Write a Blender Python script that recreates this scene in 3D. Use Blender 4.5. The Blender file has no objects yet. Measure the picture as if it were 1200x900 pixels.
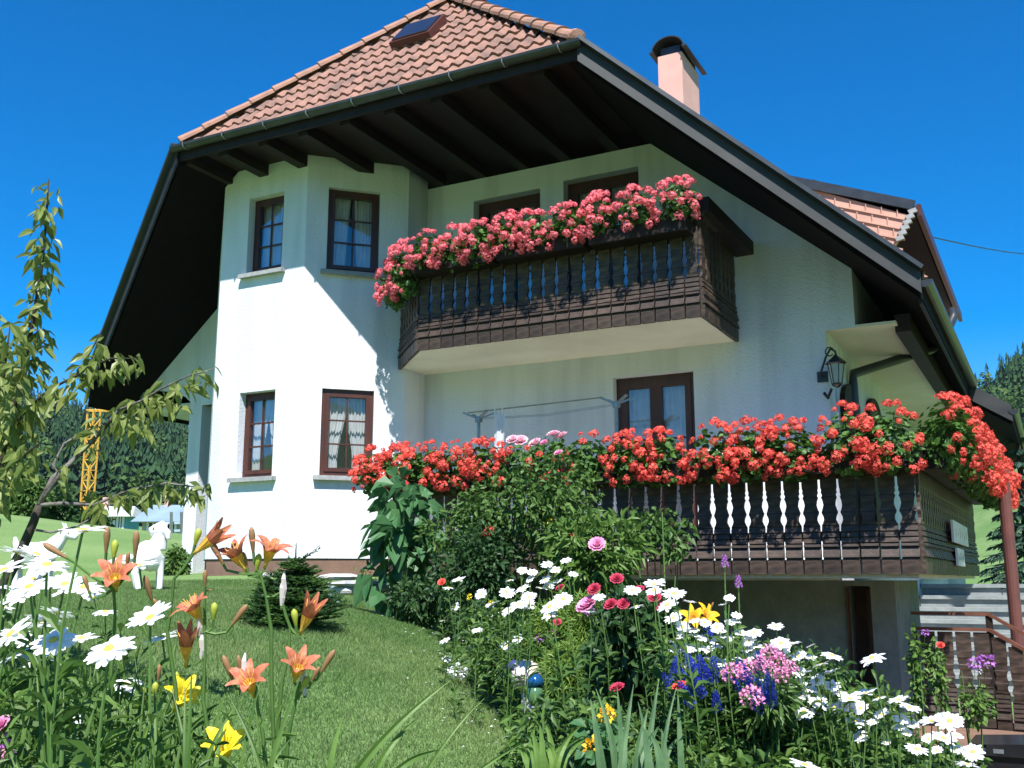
import bpy, math, random
import numpy as np
from mathutils import Vector, Matrix, Quaternion
random.seed(7); rng = np.random.default_rng(7)
S = bpy.context.scene; COL = S.collection
R = math.radians

# ------------------------------------------------------------ camera, sky, sun, exposure
FPX = 1200.0; PITCH = math.atan(230/1200); YAW = R(27.75)
cam_d = bpy.data.cameras.new('camera'); cam = bpy.data.objects.new('camera', cam_d); COL.objects.link(cam)
cam_d.sensor_width = 36; cam_d.lens = 36; cam_d.clip_start = 0.05; cam_d.clip_end = 5000
cam.location = (0, 0, 0); cam.rotation_euler = (math.pi/2 + PITCH, 0, YAW)
S.camera = cam
SUNV = Vector((0.6, -1.0, 1.6)).normalized()
W = bpy.data.worlds.new('World'); S.world = W; W.use_nodes = True
nt = W.node_tree; nt.nodes.clear()
sky = nt.nodes.new('ShaderNodeTexSky'); sky.sky_type = 'NISHITA'; sky.sun_disc = False
sky.sun_elevation = math.asin(SUNV.z); sky.sun_rotation = math.atan2(SUNV.x, SUNV.y)
sky.altitude = 800; sky.air_density = 1.0; sky.dust_density = 0.25; sky.ozone_density = 2.5
hsv = nt.nodes.new('ShaderNodeHueSaturation'); hsv.inputs['Saturation'].default_value = 1.6; hsv.inputs['Hue'].default_value = 0.505
hsv.inputs['Value'].default_value = 0.93
bg = nt.nodes.new('ShaderNodeBackground'); bg.inputs['Strength'].default_value = 0.108
wo = nt.nodes.new('ShaderNodeOutputWorld')
nt.links.new(sky.outputs[0], hsv.inputs['Color']); nt.links.new(hsv.outputs[0], bg.inputs[0]); nt.links.new(bg.outputs[0], wo.inputs[0])
sl = bpy.data.lights.new('sun', 'SUN'); sl.energy = 5.0; sl.angle = R(0.53); sl.color = (1.0, 0.975, 0.93)
so = bpy.data.objects.new('sun', sl); COL.objects.link(so); so.location = (10, -15, 25)
so.rotation_euler = SUNV.to_track_quat('Z', 'Y').to_euler()
S.view_settings.view_transform = 'Standard'; S.view_settings.look = 'None'
S.view_settings.gamma = 1; S.view_settings.use_curve_mapping = False
S.view_settings.exposure = 0.95
S.cycles.max_bounces = 6; S.cycles.transparent_max_bounces = 12

# ------------------------------------------------------------ view rays (to lay things out at real distances)
F0 = np.array([-math.sin(YAW), math.cos(YAW), 0]); RR = np.array([math.cos(YAW), math.sin(YAW), 0]); ZZ = np.array([0, 0, 1.0])
FF = F0*math.cos(PITCH) + ZZ*math.sin(PITCH); UU = -F0*math.sin(PITCH) + ZZ*math.cos(PITCH)
def ray(x, y): return FF + RR*(x-600)/FPX + UU*(450-y)/FPX
def pd(x, y, d): return Vector(ray(x, y)*d)
def atY(x, y, Y): d = ray(x, y); return Vector(d*Y/d[1])
def atX(x, y, X): d = ray(x, y); return Vector(d*X/d[0])
def onp(x, y, P, n): d = ray(x, y); return Vector(d*np.dot(P, n)/np.dot(d, n))

# ------------------------------------------------------------ terrain height
CP = np.array([(0,0,-1.08),(-10,10,.04),(-8,9.9,.02),(-11.5,11,.06),(-7,10.6,-.06),(-6.5,9.5,-.25),(-4,9.7,-1.0),(-2,11,-1.65),
 (0,11,-1.65),(0,14,-1.7),(-1,8,-1.62),(1,5,-1.5),(-1.5,4,-1.15),(-3.5,3.5,-.56),(-6,5,-.25),(-5,7,-.3),(-3,5,-.72),(-2.2,6.5,-1.2),(3,0,-1.25),
 (-3,0,-.9),(0,-5,-1.3),(-9,7,-.08),(-15,12,.25),(-21.8,15.9,1.55),(-19,19,.95),(-13,20,.5),(-6,16,-.2),(2,20,-1.9),(8,8,-1.7),(-2.5,13,-1.65),(0,17,-1.8),(-4,14,-1.2),(-30,14,1.9),(-14,2,.1),(12,20,-2)])
def _tps():
    P = CP[:, :2]; n = len(P)
    d = np.linalg.norm(P[:, None]-P[None], axis=2)
    K = np.where(d > 0, d*d*np.log(d+1e-9), 0) + np.eye(n)*0.05
    A = np.zeros((n+3, n+3)); A[:n, :n] = K; A[:n, n] = 1; A[:n, n+1:] = P; A[n, :n] = 1; A[n+1:, :n] = P.T
    return np.linalg.solve(A, np.concatenate([CP[:, 2], np.zeros(3)]))
TW = _tps()
def sst(t): t = np.clip(t, 0, 1); return t*t*(3-2*t)
def gz(x, y):
    x = np.asarray(x, float); y = np.asarray(y, float)
    d = np.sqrt((x[..., None]-CP[:, 0])**2 + (y[..., None]-CP[:, 1])**2)
    n = len(CP)
    near = (np.where(d > 0, d*d*np.log(d+1e-9), 0)*TW[:n]).sum(-1) + TW[n] + TW[n+1]*x + TW[n+2]*y
    r = np.hypot(x, y); th = np.degrees(np.arctan2(x, y))
    left = sst((-th-20)/20.0); right = sst((th+12)/12.0)
    base = left*(0.9+0.012*r) + (1-left)*(-1.9+0.004*r)
    H = 43*left + (1-left)*30 + right*19
    rol = 1+0.10*np.sin(th*0.35+1.0)+0.05*np.sin(th*0.9)
    far = base + H*rol*sst((r-95)/(330-110*right)) + 1.2*np.sin(x*0.05)*np.sin(y*0.043)*sst((r-60)/80)
    k = sst((r-24)/16)
    return near*(1-k) + far*k
def gzf(x, y): return float(gz(np.array([x]), np.array([y]))[0])

# ------------------------------------------------------------ materials
def new_mat(name):
    m = bpy.data.materials.new(name); m.use_nodes = True
    t = m.node_tree; b = t.nodes['Principled BSDF']; return m, t, b
def N(t, typ, **kw):
    n = t.nodes.new(typ)
    for k, v in kw.items():
        if k in n.inputs: n.inputs[k].default_value = v
        else: setattr(n, k, v)
    return n
def mat(name, c1, c2=None, rough=.7, scale=6., bump=0., bscale=40., spec=.3, detail=4, metal=0., rand=0., trans=0., stretch=None, c3=None):
    m, t, b = new_mat(name)
    c2 = c2 or tuple(v*.75 for v in c1)
    tc = t.nodes.new('ShaderNodeTexCoord'); src = tc.outputs['Object']
    if stretch:
        mp = t.nodes.new('ShaderNodeMapping'); mp.inputs['Scale'].default_value = stretch; t.links.new(src, mp.inputs[0]); src = mp.outputs[0]
    nz = N(t, 'ShaderNodeTexNoise', Scale=scale, Detail=detail); t.links.new(src, nz.inputs['Vector'])
    cr = t.nodes.new('ShaderNodeValToRGB'); e = cr.color_ramp.elements
    e[0].position = .32; e[1].position = .68; e[0].color = (*c1, 1); e[1].color = (*c2, 1)
    if c3: k = e.new(.5); k.color = (*c3, 1)
    t.links.new(nz.outputs['Fac'], cr.inputs[0]); col = cr.outputs[0]
    if rand:
        oi = t.nodes.new('ShaderNodeObjectInfo'); mr = N(t, 'ShaderNodeMapRange'); mr.inputs['To Min'].default_value = 1-rand; mr.inputs['To Max'].default_value = 1+rand
        t.links.new(oi.outputs['Random'], mr.inputs['Value'])
        h = t.nodes.new('ShaderNodeHueSaturation'); t.links.new(mr.outputs[0], h.inputs['Value']); t.links.new(col, h.inputs['Color']); col = h.outputs[0]
    t.links.new(col, b.inputs['Base Color'])
    b.inputs['Roughness'].default_value = rough; b.inputs['Specular IOR Level'].default_value = spec; b.inputs['Metallic'].default_value = metal
    if bump:
        n2 = N(t, 'ShaderNodeTexNoise', Scale=bscale, Detail=5.); t.links.new(src, n2.inputs['Vector'])
        bp = N(t, 'ShaderNodeBump', Strength=min(1, bump)); bp.inputs['Distance'].default_value = 0.02; t.links.new(n2.outputs['Fac'], bp.inputs['Height']); t.links.new(bp.outputs[0], b.inputs['Normal'])
    if trans:
        tr = t.nodes.new('ShaderNodeBsdfTranslucent'); t.links.new(col, tr.inputs['Color'])
        mx = t.nodes.new('ShaderNodeMixShader'); mx.inputs[0].default_value = trans
        out = t.nodes['Material Output']
        t.links.new(b.outputs[0], mx.inputs[1]); t.links.new(tr.outputs[0], mx.inputs[2]); t.links.new(mx.outputs[0], out.inputs['Surface'])
    return m
M = {}
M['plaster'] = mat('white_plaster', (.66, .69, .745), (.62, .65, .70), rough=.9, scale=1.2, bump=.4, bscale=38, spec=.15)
def streaks(m, amt=.10):
    t = m.node_tree; b = t.nodes['Principled BSDF']; src = b.inputs['Base Color'].links[0].from_socket
    tc = t.nodes.new('ShaderNodeTexCoord'); mp = t.nodes.new('ShaderNodeMapping'); mp.inputs['Scale'].default_value = (2.2, 2.2, .25); t.links.new(tc.outputs['Object'], mp.inputs[0])
    n = N(t, 'ShaderNodeTexNoise', Scale=1.6, Detail=7.); t.links.new(mp.outputs[0], n.inputs['Vector'])
    mr = N(t, 'ShaderNodeMapRange'); mr.inputs['From Min'].default_value = .45; mr.inputs['From Max'].default_value = .8; mr.inputs['To Min'].default_value = 1.0; mr.inputs['To Max'].default_value = 1-amt*2.5; t.links.new(n.outputs['Fac'], mr.inputs['Value'])
    h = t.nodes.new('ShaderNodeHueSaturation'); t.links.new(mr.outputs[0], h.inputs['Value']); t.links.new(src, h.inputs['Color']); t.links.new(h.outputs[0], b.inputs['Base Color'])
streaks(M['plaster'])
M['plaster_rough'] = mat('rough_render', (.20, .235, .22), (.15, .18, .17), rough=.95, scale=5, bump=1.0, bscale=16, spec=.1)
M['plaster_cream'] = mat('cream_plaster', (.72, .68, .58), (.64, .60, .50), rough=.9, scale=2, bump=.3, bscale=40, spec=.15)
M['plinth'] = mat('brown_plinth', (.20, .12, .09), (.15, .09, .07), rough=.85, scale=4, bump=.2)
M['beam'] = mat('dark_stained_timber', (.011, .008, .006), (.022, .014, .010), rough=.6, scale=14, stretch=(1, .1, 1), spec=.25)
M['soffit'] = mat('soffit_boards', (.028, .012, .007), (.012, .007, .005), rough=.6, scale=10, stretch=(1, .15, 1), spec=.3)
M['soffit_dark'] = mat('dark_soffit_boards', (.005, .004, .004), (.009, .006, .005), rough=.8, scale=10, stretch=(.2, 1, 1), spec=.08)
M['plank'] = mat('weathered_brown_planks', (.026, .018, .014), (.085, .055, .04), rough=.5, scale=9, stretch=(1, 1, 3), spec=.4, rand=.3, c3=(.045, .03, .022), bump=.2, bscale=60)
M['plank_edge'] = mat('reddish_timber', (.16, .06, .035), (.10, .04, .025), rough=.5, scale=9, spec=.4)
M['frame'] = mat('brown_window_timber', (.075, .026, .018), (.05, .018, .012), rough=.4, scale=8, stretch=(1, 1, .3), spec=.4)
M['fascia'] = mat('grey_brown_fascia', (.022, .025, .027), (.036, .038, .040), rough=.6, scale=5, stretch=(.4, .4, 1), spec=.4)
M['gutter'] = mat('dark_metal_gutter', (.030, .034, .038), (.05, .055, .06), rough=.35, scale=6, metal=.3, spec=.5)
M['galv'] = mat('grey_metal', (.22, .24, .26), (.32, .34, .36), rough=.35, scale=10, metal=.6)
M['tile'] = mat('clay_roof_tiles', (.30, .165, .125), (.15, .095, .08), rough=.85, scale=3.7, bump=.3, bscale=30, c3=(.24, .135, .105), detail=8, spec=.25)
M['tile_ridge'] = mat('clay_ridge_tiles', (.34, .20, .14), (.24, .15, .11), rough=.8, scale=6, bump=.3, c3=(.33, .17, .12))
M['chimney'] = mat('pink_chimney_render', (.62, .37, .31), (.55, .33, .28), rough=.85, scale=3, bump=.2)
M['pinktile'] = mat('pink_cheek_shingles', (.55, .32, .25), (.47, .27, .21), rough=.8, scale=4)
M['black'] = mat('black_iron', (.012, .012, .013), (.02, .02, .02), rough=.4, scale=8, spec=.5)
M['sill'] = mat('grey_stone', (.33, .34, .34), (.24, .25, .25), rough=.7, scale=20)
M['curtain'] = mat('white_curtain', (.78, .80, .82), (.68, .70, .74), rough=.9, scale=8, trans=.35)
M['dark'] = mat('dark_interior', (.02, .02, .022), (.03, .03, .03), rough=.9)
M['white'] = mat('white_paint', (.80, .80, .78), (.74, .74, .72), rough=.5, scale=3)
M['skyglass'] = mat('dark_skylight_glass', (.015, .016, .025), (.02, .02, .03), rough=.05, scale=2, spec=.8)
M['redframe'] = mat('dark_red_metal', (.09, .03, .025), (.07, .025, .02), rough=.4)
M['concrete'] = mat('concrete_steps', (.27, .29, .29), (.20, .22, .22), rough=.85, scale=8, bump=.2)
M['paving'] = mat('brown_paving', (.22, .13, .09), (.17, .10, .075), rough=.8, scale=9, bump=.2)
M['lanternglass'] = mat('lantern_glass', (.35, .38, .38), (.25, .28, .28), rough=.1, spec=.7)
M['redpost'] = mat('red_brown_pipe', (.14, .05, .042), (.10, .04, .035), rough=.5, spec=.4)
def glass_mat():
    m, t, b = new_mat('window_glass'); t.nodes.remove(b)
    tr = t.nodes.new('ShaderNodeBsdfTransparent'); tr.inputs[0].default_value = (.97, .98, .98, 1)
    gl = N(t, 'ShaderNodeBsdfGlossy', Roughness=.01); gl.inputs['Color'].default_value = (.9, .95, 1, 1)
    lw = N(t, 'ShaderNodeLayerWeight', Blend=.35); mr = N(t, 'ShaderNodeMapRange'); mr.inputs['To Min'].default_value = .04; mr.inputs['To Max'].default_value = .55
    t.links.new(lw.outputs['Facing'], mr.inputs['Value']); mx = t.nodes.new('ShaderNodeMixShader')
    t.links.new(mr.outputs[0], mx.inputs[0]); t.links.new(tr.outputs[0], mx.inputs[1]); t.links.new(gl.outputs[0], mx.inputs[2])
    t.links.new(mx.outputs[0], t.nodes['Material Output'].inputs['Surface']); return m
M['glass'] = glass_mat()
def leafmat(name, c1, c2, c3=None, rough=.5, trans=.3, scale=3., rand=0., spec=.35):
    return mat(name, c1, c2, rough=rough, scale=scale, trans=trans, rand=rand, spec=spec, c3=c3, detail=3)
M['leaf'] = leafmat('green_leaves', (.05, .115, .025), (.115, .20, .045), (.075, .15, .03), scale=9)
M['leaf_dark'] = leafmat('dark_green_leaves', (.022, .065, .02), (.055, .12, .035), (.035, .085, .025), scale=9)
M['leaf_light'] = leafmat('light_green_leaves', (.085, .17, .03), (.14, .24, .05), (.11, .20, .04), scale=9)
M['leaf_blue'] = leafmat('blue_green_leaves', (.04, .11, .055), (.07, .16, .08), scale=9)
M['leaf_cherry'] = leafmat('yellow_green_tree_leaves', (.16, .21, .05), (.27, .30, .09), (.20, .25, .065), scale=7, trans=.45, rough=.4)
M['leaf_broad'] = leafmat('broad_green_leaves', (.05, .15, .055), (.085, .20, .075), scale=5, trans=.35, rough=.45)
M['leaf_ger'] = leafmat('geranium_leaves', (.045, .12, .02), (.09, .19, .035), (.065, .15, .025), scale=14)
M['fir'] = leafmat('fir_needles', (.022, .065, .02), (.10, .19, .035), (.04, .10, .025), scale=8, trans=.15)
M['spruce'] = leafmat('blue_spruce_needles', (.03, .075, .05), (.07, .13, .09), scale=6, trans=.15)
M['stem'] = mat('green_stems', (.06, .13, .03), (.10, .18, .045), rough=.6, scale=10)
M['bark'] = mat('tree_bark', (.06, .05, .045), (.20, .19, .18), rough=.9, scale=18, bump=.4)
M['bark_dark'] = mat('dark_bark', (.03, .025, .022), (.06, .05, .04), rough=.9, scale=18, bump=.4)
M['petal_white'] = mat('white_petals', (.80, .82, .84), (.88, .88, .88), rough=.6, scale=10, trans=.3)
M['petal_yellow'] = mat('yellow_petals', (.80, .62, .02), (.85, .72, .05), rough=.5, scale=10, trans=.25)
M['disc'] = mat('yellow_flower_disc', (.62, .45, .06), (.75, .60, .12), rough=.8, scale=60, bump=.4, bscale=200)
M['petal_orange'] = mat('orange_lily_petals', (.44, .11, .06), (.58, .26, .15), rough=.55, scale=38, trans=.25, c3=(.50, .16, .09))
M['lily_throat'] = mat('yellow_lily_throat', (.75, .42, .06), (.8, .55, .12), rough=.5, scale=10, trans=.25)
M['bud'] = mat('lily_buds', (.42, .17, .10), (.20, .20, .07), rough=.5, scale=12, trans=.2, stretch=(1, 1, .5))
M['bud_green'] = mat('green_yellow_buds', (.40, .42, .05), (.25, .32, .06), rough=.5, scale=12)
M['withered'] = mat('withered_petals', (.48, .40, .44), (.60, .52, .50), rough=.8, scale=20)
M['ger_red'] = mat('coral_red_petals', (.78, .075, .06), (.62, .035, .035), rough=.6, scale=26, trans=.3, rand=.2, c3=(.82, .14, .10))
M['ger_pink'] = mat('pink_red_petals', (.80, .12, .17), (.66, .07, .10), rough=.6, scale=26, trans=.3, rand=.22, c3=(.84, .22, .26))
M['pink'] = mat('pink_petals', (.82, .38, .58), (.78, .28, .50), rough=.6, scale=18, trans=.3)
M['palepink'] = mat('pale_pink_petals', (.85, .52, .60), (.80, .42, .52), rough=.6, scale=18, trans=.3)
M['crimson'] = mat('crimson_petals', (.45, .03, .07), (.58, .07, .14), rough=.6, scale=18, trans=.25)
M['purple'] = mat('purple_petals', (.36, .10, .45), (.50, .20, .58), rough=.6, scale=18, trans=.25)
M['blue'] = mat('deep_blue_petals', (.025, .04, .50), (.06, .09, .70), rough=.55, scale=18, trans=.2)
M['marigold'] = mat('orange_yellow_petals', (.85, .40, .01), (.85, .55, .03), rough=.6, scale=18, trans=.2)
M['stone'] = mat('grey_flat_stones', (.22, .23, .25), (.42, .42, .42), rough=.8, scale=7, bump=.4)
M['soil'] = mat('dark_soil', (.035, .025, .018), (.06, .045, .03), rough=.95, scale=9, bump=.6)

# ------------------------------------------------------------ mesh helpers
def root_loc(o):
    while o.parent: o = o.parent
    return Vector(o.location)
class MB:
    def __init__(s): s.V = []; s.F = []; s.I = []
    def add(s, vs, fs, mi=0):
        b = len(s.V); s.V.extend([tuple(v) for v in vs]); s.F.extend([tuple(b+i for i in f) for f in fs]); s.I.extend([mi]*len(fs)); return s
    def quad(s, a, b, c, d, mi=0): return s.add([a, b, c, d], [(0, 1, 2, 3)], mi)
    def obox(s, c, ax, ay, az, mi=0):      # centre + half axis vectors
        c = Vector(c); ax = Vector(ax); ay = Vector(ay); az = Vector(az)
        vs = [c+ax*i+ay*j+az*k for k in (-1, 1) for j in (-1, 1) for i in (-1, 1)]
        return s.add(vs, [(0, 2, 3, 1), (4, 5, 7, 6), (0, 1, 5, 4), (2, 6, 7, 3), (0, 4, 6, 2), (1, 3, 7, 5)], mi)
    def box(s, p, q, mi=0):
        p = Vector(p); q = Vector(q); c = (p+q)/2; h = (q-p)/2
        return s.obox(c, (h.x, 0, 0), (0, h.y, 0), (0, 0, h.z), mi)
    def beam(s, a, b, w, h, mi=0, up=(0, 0, 1)):
        a = Vector(a); b = Vector(b); d = b-a; L = d.length; d.normalize(); up = Vector(up)
        sd = d.cross(up).normalized(); u2 = sd.cross(d).normalized()
        return s.obox((a+b)/2, d*L/2, sd*w/2, u2*h/2, mi)
    def tube(s, pts, rad, n=6, mi=0, cap=True):
        pts = [Vector(p) for p in pts]
        if not hasattr(rad, '__len__'): rad = [rad]*len(pts)
        vs = []; prev = None
        for i, p in enumerate(pts):
            d = (pts[min(i+1, len(pts)-1)]-pts[max(i-1, 0)]).normalized()
            if prev is None: prev = d.orthogonal().normalized()
            a = (prev - d*prev.dot(d))
            a = a.normalized() if a.length > 1e-6 else d.orthogonal().normalized()
            prev = a; b = d.cross(a)
            for k in range(n):
                t = 2*math.pi*k/n; vs.append(p+(a*math.cos(t)+b*math.sin(t))*rad[i])
        fs = [(i*n+k, i*n+(k+1) % n, (i+1)*n+(k+1) % n, (i+1)*n+k) for i in range(len(pts)-1) for k in range(n)]
        if cap: fs += [tuple(range(n))[::-1], tuple((len(pts)-1)*n+k for k in range(n))]
        return s.add(vs, fs, mi)
    def lathe(s, prof, c=(0, 0, 0), n=12, mi=0, axis=None):
        c = Vector(c); q = Vector((0, 0, 1)).rotation_difference(Vector(axis)) if axis is not None else None
        vs = []
        for r, z in prof:
            for k in range(n):
                v = Vector((r*math.cos(2*math.pi*k/n), r*math.sin(2*math.pi*k/n), z))
                if q: v = q @ v
                vs.append(c+v)
        m = len(prof)
        fs = [(i*n+k, i*n+(k+1) % n, (i+1)*n+(k+1) % n, (i+1)*n+k) for i in range(m-1) for k in range(n)]
        fs += [tuple(range(n))[::-1], tuple((m-1)*n+k for k in range(n))]
        return s.add(vs, fs, mi)
    def prism(s, poly, d, mi=0):            # 3D polygon extruded by vector d
        d = Vector(d); poly = [Vector(p) for p in poly]; n = len(poly)
        return s.add(poly+[p+d for p in poly], [tuple(range(n)), tuple(range(2*n-1, n-1, -1))]+[(k, (k+1) % n, n+(k+1) % n, n+k)[::-1] for k in range(n)], mi)
    def build(s, name, mats, parent=None, origin=None, smooth=False, extra=None):
        if parent is not None: o0 = root_loc(parent) if origin is None else Vector(origin)
        else: o0 = Vector(origin) if origin is not None else Vector((0, 0, 0))
        me = bpy.data.meshes.new(name)
        V = np.array(s.V, dtype=np.float64).reshape(-1, 3) - np.array(o0)
        me.from_pydata(V.tolist(), [], s.F)
        if not isinstance(mats, (list, tuple)): mats = [mats]
        for m in mats: me.materials.append(m)
        if len(mats) > 1: me.polygons.foreach_set('material_index', s.I)
        if smooth: me.polygons.foreach_set('use_smooth', [True]*len(me.polygons))
        me.update()
        o = bpy.data.objects.new(name, me); COL.objects.link(o)
        if parent is not None: o.parent = parent
        else: o.location = o0
        return o
def tag(o, label, cat, group=None, kind=None):
    if label: o['label'] = label
    if cat: o['category'] = cat
    if group: o['group'] = group
    if kind: o['kind'] = kind
    return o
def thing(name, label, cat, loc=(0, 0, 0), group=None, rotz=0):
    o = bpy.data.objects.new(name, None); COL.objects.link(o); o.location = loc; o.rotation_euler = (0, 0, rotz)
    o.empty_display_size = .1
    return tag(o, label, cat, group)
def link_mesh(name, data, parent, loc=(0, 0, 0), rot=(0, 0, 0), sc=1.0):
    o = bpy.data.objects.new(name, data); COL.objects.link(o); o.parent = parent; o.location = loc; o.rotation_euler = rot; o.scale = (sc, sc, sc); return o
def data_of(mb, name, mats, smooth=False):
    o = mb.build(name, mats, smooth=smooth); d = o.data; bpy.data.objects.remove(o); return d
ORD = ['leftmost','second','third','fourth','fifth','sixth','seventh','eighth','ninth','tenth','eleventh','twelfth','thirteenth','fourteenth','fifteenth','sixteenth','seventeenth','eighteenth','nineteenth','twentieth']

def leaves_np(P, D, size, width=.45, droop=.25, jit=None, fold=.12):
    """many leaves: base points P, directions D (n,3), length size (n,)  -> verts, faces: 6-vertex folded leaf"""
    n = len(P); D = D/np.linalg.norm(D, axis=1, keepdims=True)
    rnd = rng.normal(size=(n, 3)); A = np.cross(D, rnd if jit is None else jit); A /= np.linalg.norm(A, axis=1, keepdims=True)+1e-9
    Nn = np.cross(A, D); L = size[:, None]
    sg = np.where(Nn[:, 2:3] < 0, -1, 1); Nn = Nn*sg
    up = np.array([0, 0, 1.0])
    v0 = P; v1 = P+D*L*.4+A*L*width*.5+Nn*L*fold; v2 = P+D*L*.4-A*L*width*.5+Nn*L*fold
    v3 = P+D*L*.45; v4 = P+D*L-up*L*droop
    v5 = P+D*L*.75+A*L*width*.33-up*L*droop*.4+Nn*L*fold*.5; v6 = P+D*L*.75-A*L*width*.33-up*L*droop*.4+Nn*L*fold*.5
    V = np.stack([v0, v1, v2, v3, v4, v5, v6], 1).reshape(-1, 3)
    b = np.arange(n)*7
    F = np.concatenate([np.stack([b, b+1, b+5, b+3], 1), np.stack([b, b+3, b+6, b+2], 1)])
    F2 = np.concatenate([np.stack([b+3, b+5, b+4], 1), np.stack([b+3, b+4, b+6], 1)])
    return V, F.tolist()+F2.tolist()
def add_np(mb, V, F, mi=0):
    b = len(mb.V); mb.V.extend(map(tuple, V.tolist())); mb.F.extend([tuple(i+b for i in f) for f in F]); mb.I.extend([mi]*len(F))
def unit(n):
    v = rng.normal(size=(n, 3)); return v/np.linalg.norm(v, axis=1, keepdims=True)
def blob_leaves(mb, c, rad, n, size, mi=0, shell=.55, width=.5, droop=.25, flat=0., out=.8):
    """leaves through an ellipsoid, denser towards the outside, pointing outward and down a bit"""
    u = unit(n); rr = (shell+(1-shell)*rng.random((n, 1)))**.8
    P = np.array(c)+u*rr*np.array(rad)
    D = u*out+rng.normal(size=(n, 3))*.6+np.array([0, 0, -.1]); D[:, 2] *= (1-flat)
    V, F = leaves_np(P, D, size*(0.7+.6*rng.random(n)), width, droop); add_np(mb, V, F, mi)

# ============================================================ GROUND
def lawn_mat():
    m, t, b = new_mat('lawn_grass')
    tc = t.nodes.new('ShaderNodeTexCoord')
    n1 = N(t, 'ShaderNodeTexNoise', Scale=.55, Detail=5.); n2 = N(t, 'ShaderNodeTexNoise', Scale=28., Detail=6.)
    t.links.new(tc.outputs['Object'], n1.inputs['Vector']); t.links.new(tc.outputs['Object'], n2.inputs['Vector'])
    mx = t.nodes.new('ShaderNodeMath'); mx.operation = 'ADD'; ml = t.nodes.new('ShaderNodeMath'); ml.operation = 'MULTIPLY'; ml.inputs[1].default_value = .5
    t.links.new(n1.outputs['Fac'], mx.inputs[0]); t.links.new(n2.outputs['Fac'], mx.inputs[1]); t.links.new(mx.outputs[0], ml.inputs[0])
    cr = t.nodes.new('ShaderNodeValToRGB'); e = cr.color_ramp.elements
    e[0].position = .38; e[0].color = (.10, .185, .055, 1); e[1].position = .62; e[1].color = (.17, .25, .09, 1)
    n3 = N(t, 'ShaderNodeTexNoise', Scale=.09, Detail=8.); t.links.new(tc.outputs['Object'], n3.inputs['Vector'])
    m3 = t.nodes.new('ShaderNodeMath'); m3.operation = 'MULTIPLY_ADD'; m3.inputs[1].default_value = .5; t.links.new(n3.outputs['Fac'], m3.inputs[0]); m4 = t.nodes.new('ShaderNodeMath'); m4.operation = 'SUBTRACT'; m4.inputs[1].default_value = .25
    t.links.new(ml.outputs[0], m4.inputs[0]); t.links.new(m4.outputs[0], m3.inputs[2])
    t.links.new(m3.outputs[0], cr.inputs[0]); t.links.new(cr.outputs[0], b.inputs['Base Color']); b.inputs['Roughness'].default_value = .9
    b.inputs['Specular IOR Level'].default_value = .1
    bp = N(t, 'ShaderNodeBump', Strength=.5); bp.inputs['Distance'].default_value = .03
    t.links.new(n2.outputs['Fac'], bp.inputs['Height']); t.links.new(bp.outputs[0], b.inputs['Normal']); return m
M['lawn'] = lawn_mat()
# polar sheet: fine near, coarse far, reaching beyond the hills
rs = np.concatenate([np.linspace(.15, 16, 70), np.geomspace(16.5, 740, 90)]); na = 200
ths = np.linspace(0, 2*np.pi, na, endpoint=False)
RX = (rs[:, None]*np.cos(ths)).ravel(); RY = (rs[:, None]*np.sin(ths)).ravel()
# ground stays below the cellar patio and house floor
RZ = gz(RX, RY)
gv = np.stack([RX, RY, RZ], 1).tolist() + [(0, 0, gzf(0, 0))]
gf = [(i*na+k, i*na+(k+1) % na, (i+1)*na+(k+1) % na, (i+1)*na+k) for i in range(len(rs)-1) for k in range(na)]
gf += [((k+1) % na, k, len(gv)-1) for k in range(na)]
g = MB(); g.V = gv; g.F = gf; g.I = [0]*len(gf)
tag(g.build('ground', M['lawn'], smooth=True), 'short green lawn sloping up to the white house', 'lawn', kind='structure')

# soil of the flower bed under the terrace (its own sheet, just above the lawn)
def ground_hit(x, y):
    d = ray(x, y); lo, hi = 1.0, 14.0
    for _ in range(40):
        m = (lo+hi)/2; p = d*m
        if p[2] > gzf(p[0], p[1]): lo = m
        else: hi = m
    return (float(d[0]*lo), float(d[1]*lo))
EDGE = [(-7.25, 9.7)]+[ground_hit(*q) for q in ((468, 706), (525, 752), (566, 792), (596, 838), (612, 885), (628, 960))]+[(-1.1, 1.2)]
def bed_edge(t):  # lawn/bed border seen from the lawn
    pts = EDGE
    k = t*(len(pts)-1); i = min(int(k), len(pts)-2); f = k-i
    return (pts[i][0]*(1-f)+pts[i+1][0]*f, pts[i][1]*(1-f)+pts[i+1][1]*f)
def bed_pt(u, v):
    a = bed_edge(u); b = (1.6-2.4*(1-u)**2*1.2, 10.9*(1-u)+1.4*u)
    b = (1.2*u + (-1.9)*(1-u)+1.2*math.sin(u*3.1), b[1])
    return (a[0]*(1-v)+b[0]*v, a[1]*(1-v)+b[1]*v)
mb = MB(); nu, nv = 36, 26
for i in range(nu+1):
    for j in range(nv+1):
        x, y = bed_pt(i/nu, .09+.91*j/nv); mb.V.append((x, y, gzf(x, y)+.012+.02*math.sin(x*9)*math.sin(y*8)+.02))
for i in range(nu):
    for j in range(nv): mb.F.append((i*(nv+1)+j, (i+1)*(nv+1)+j, (i+1)*(nv+1)+j+1, i*(nv+1)+j+1)); mb.I.append(0)
tag(mb.build('flower_bed_soil', M['soil'], smooth=True), 'dark soil of the flower bed below the terrace', 'soil', kind='structure')

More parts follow.
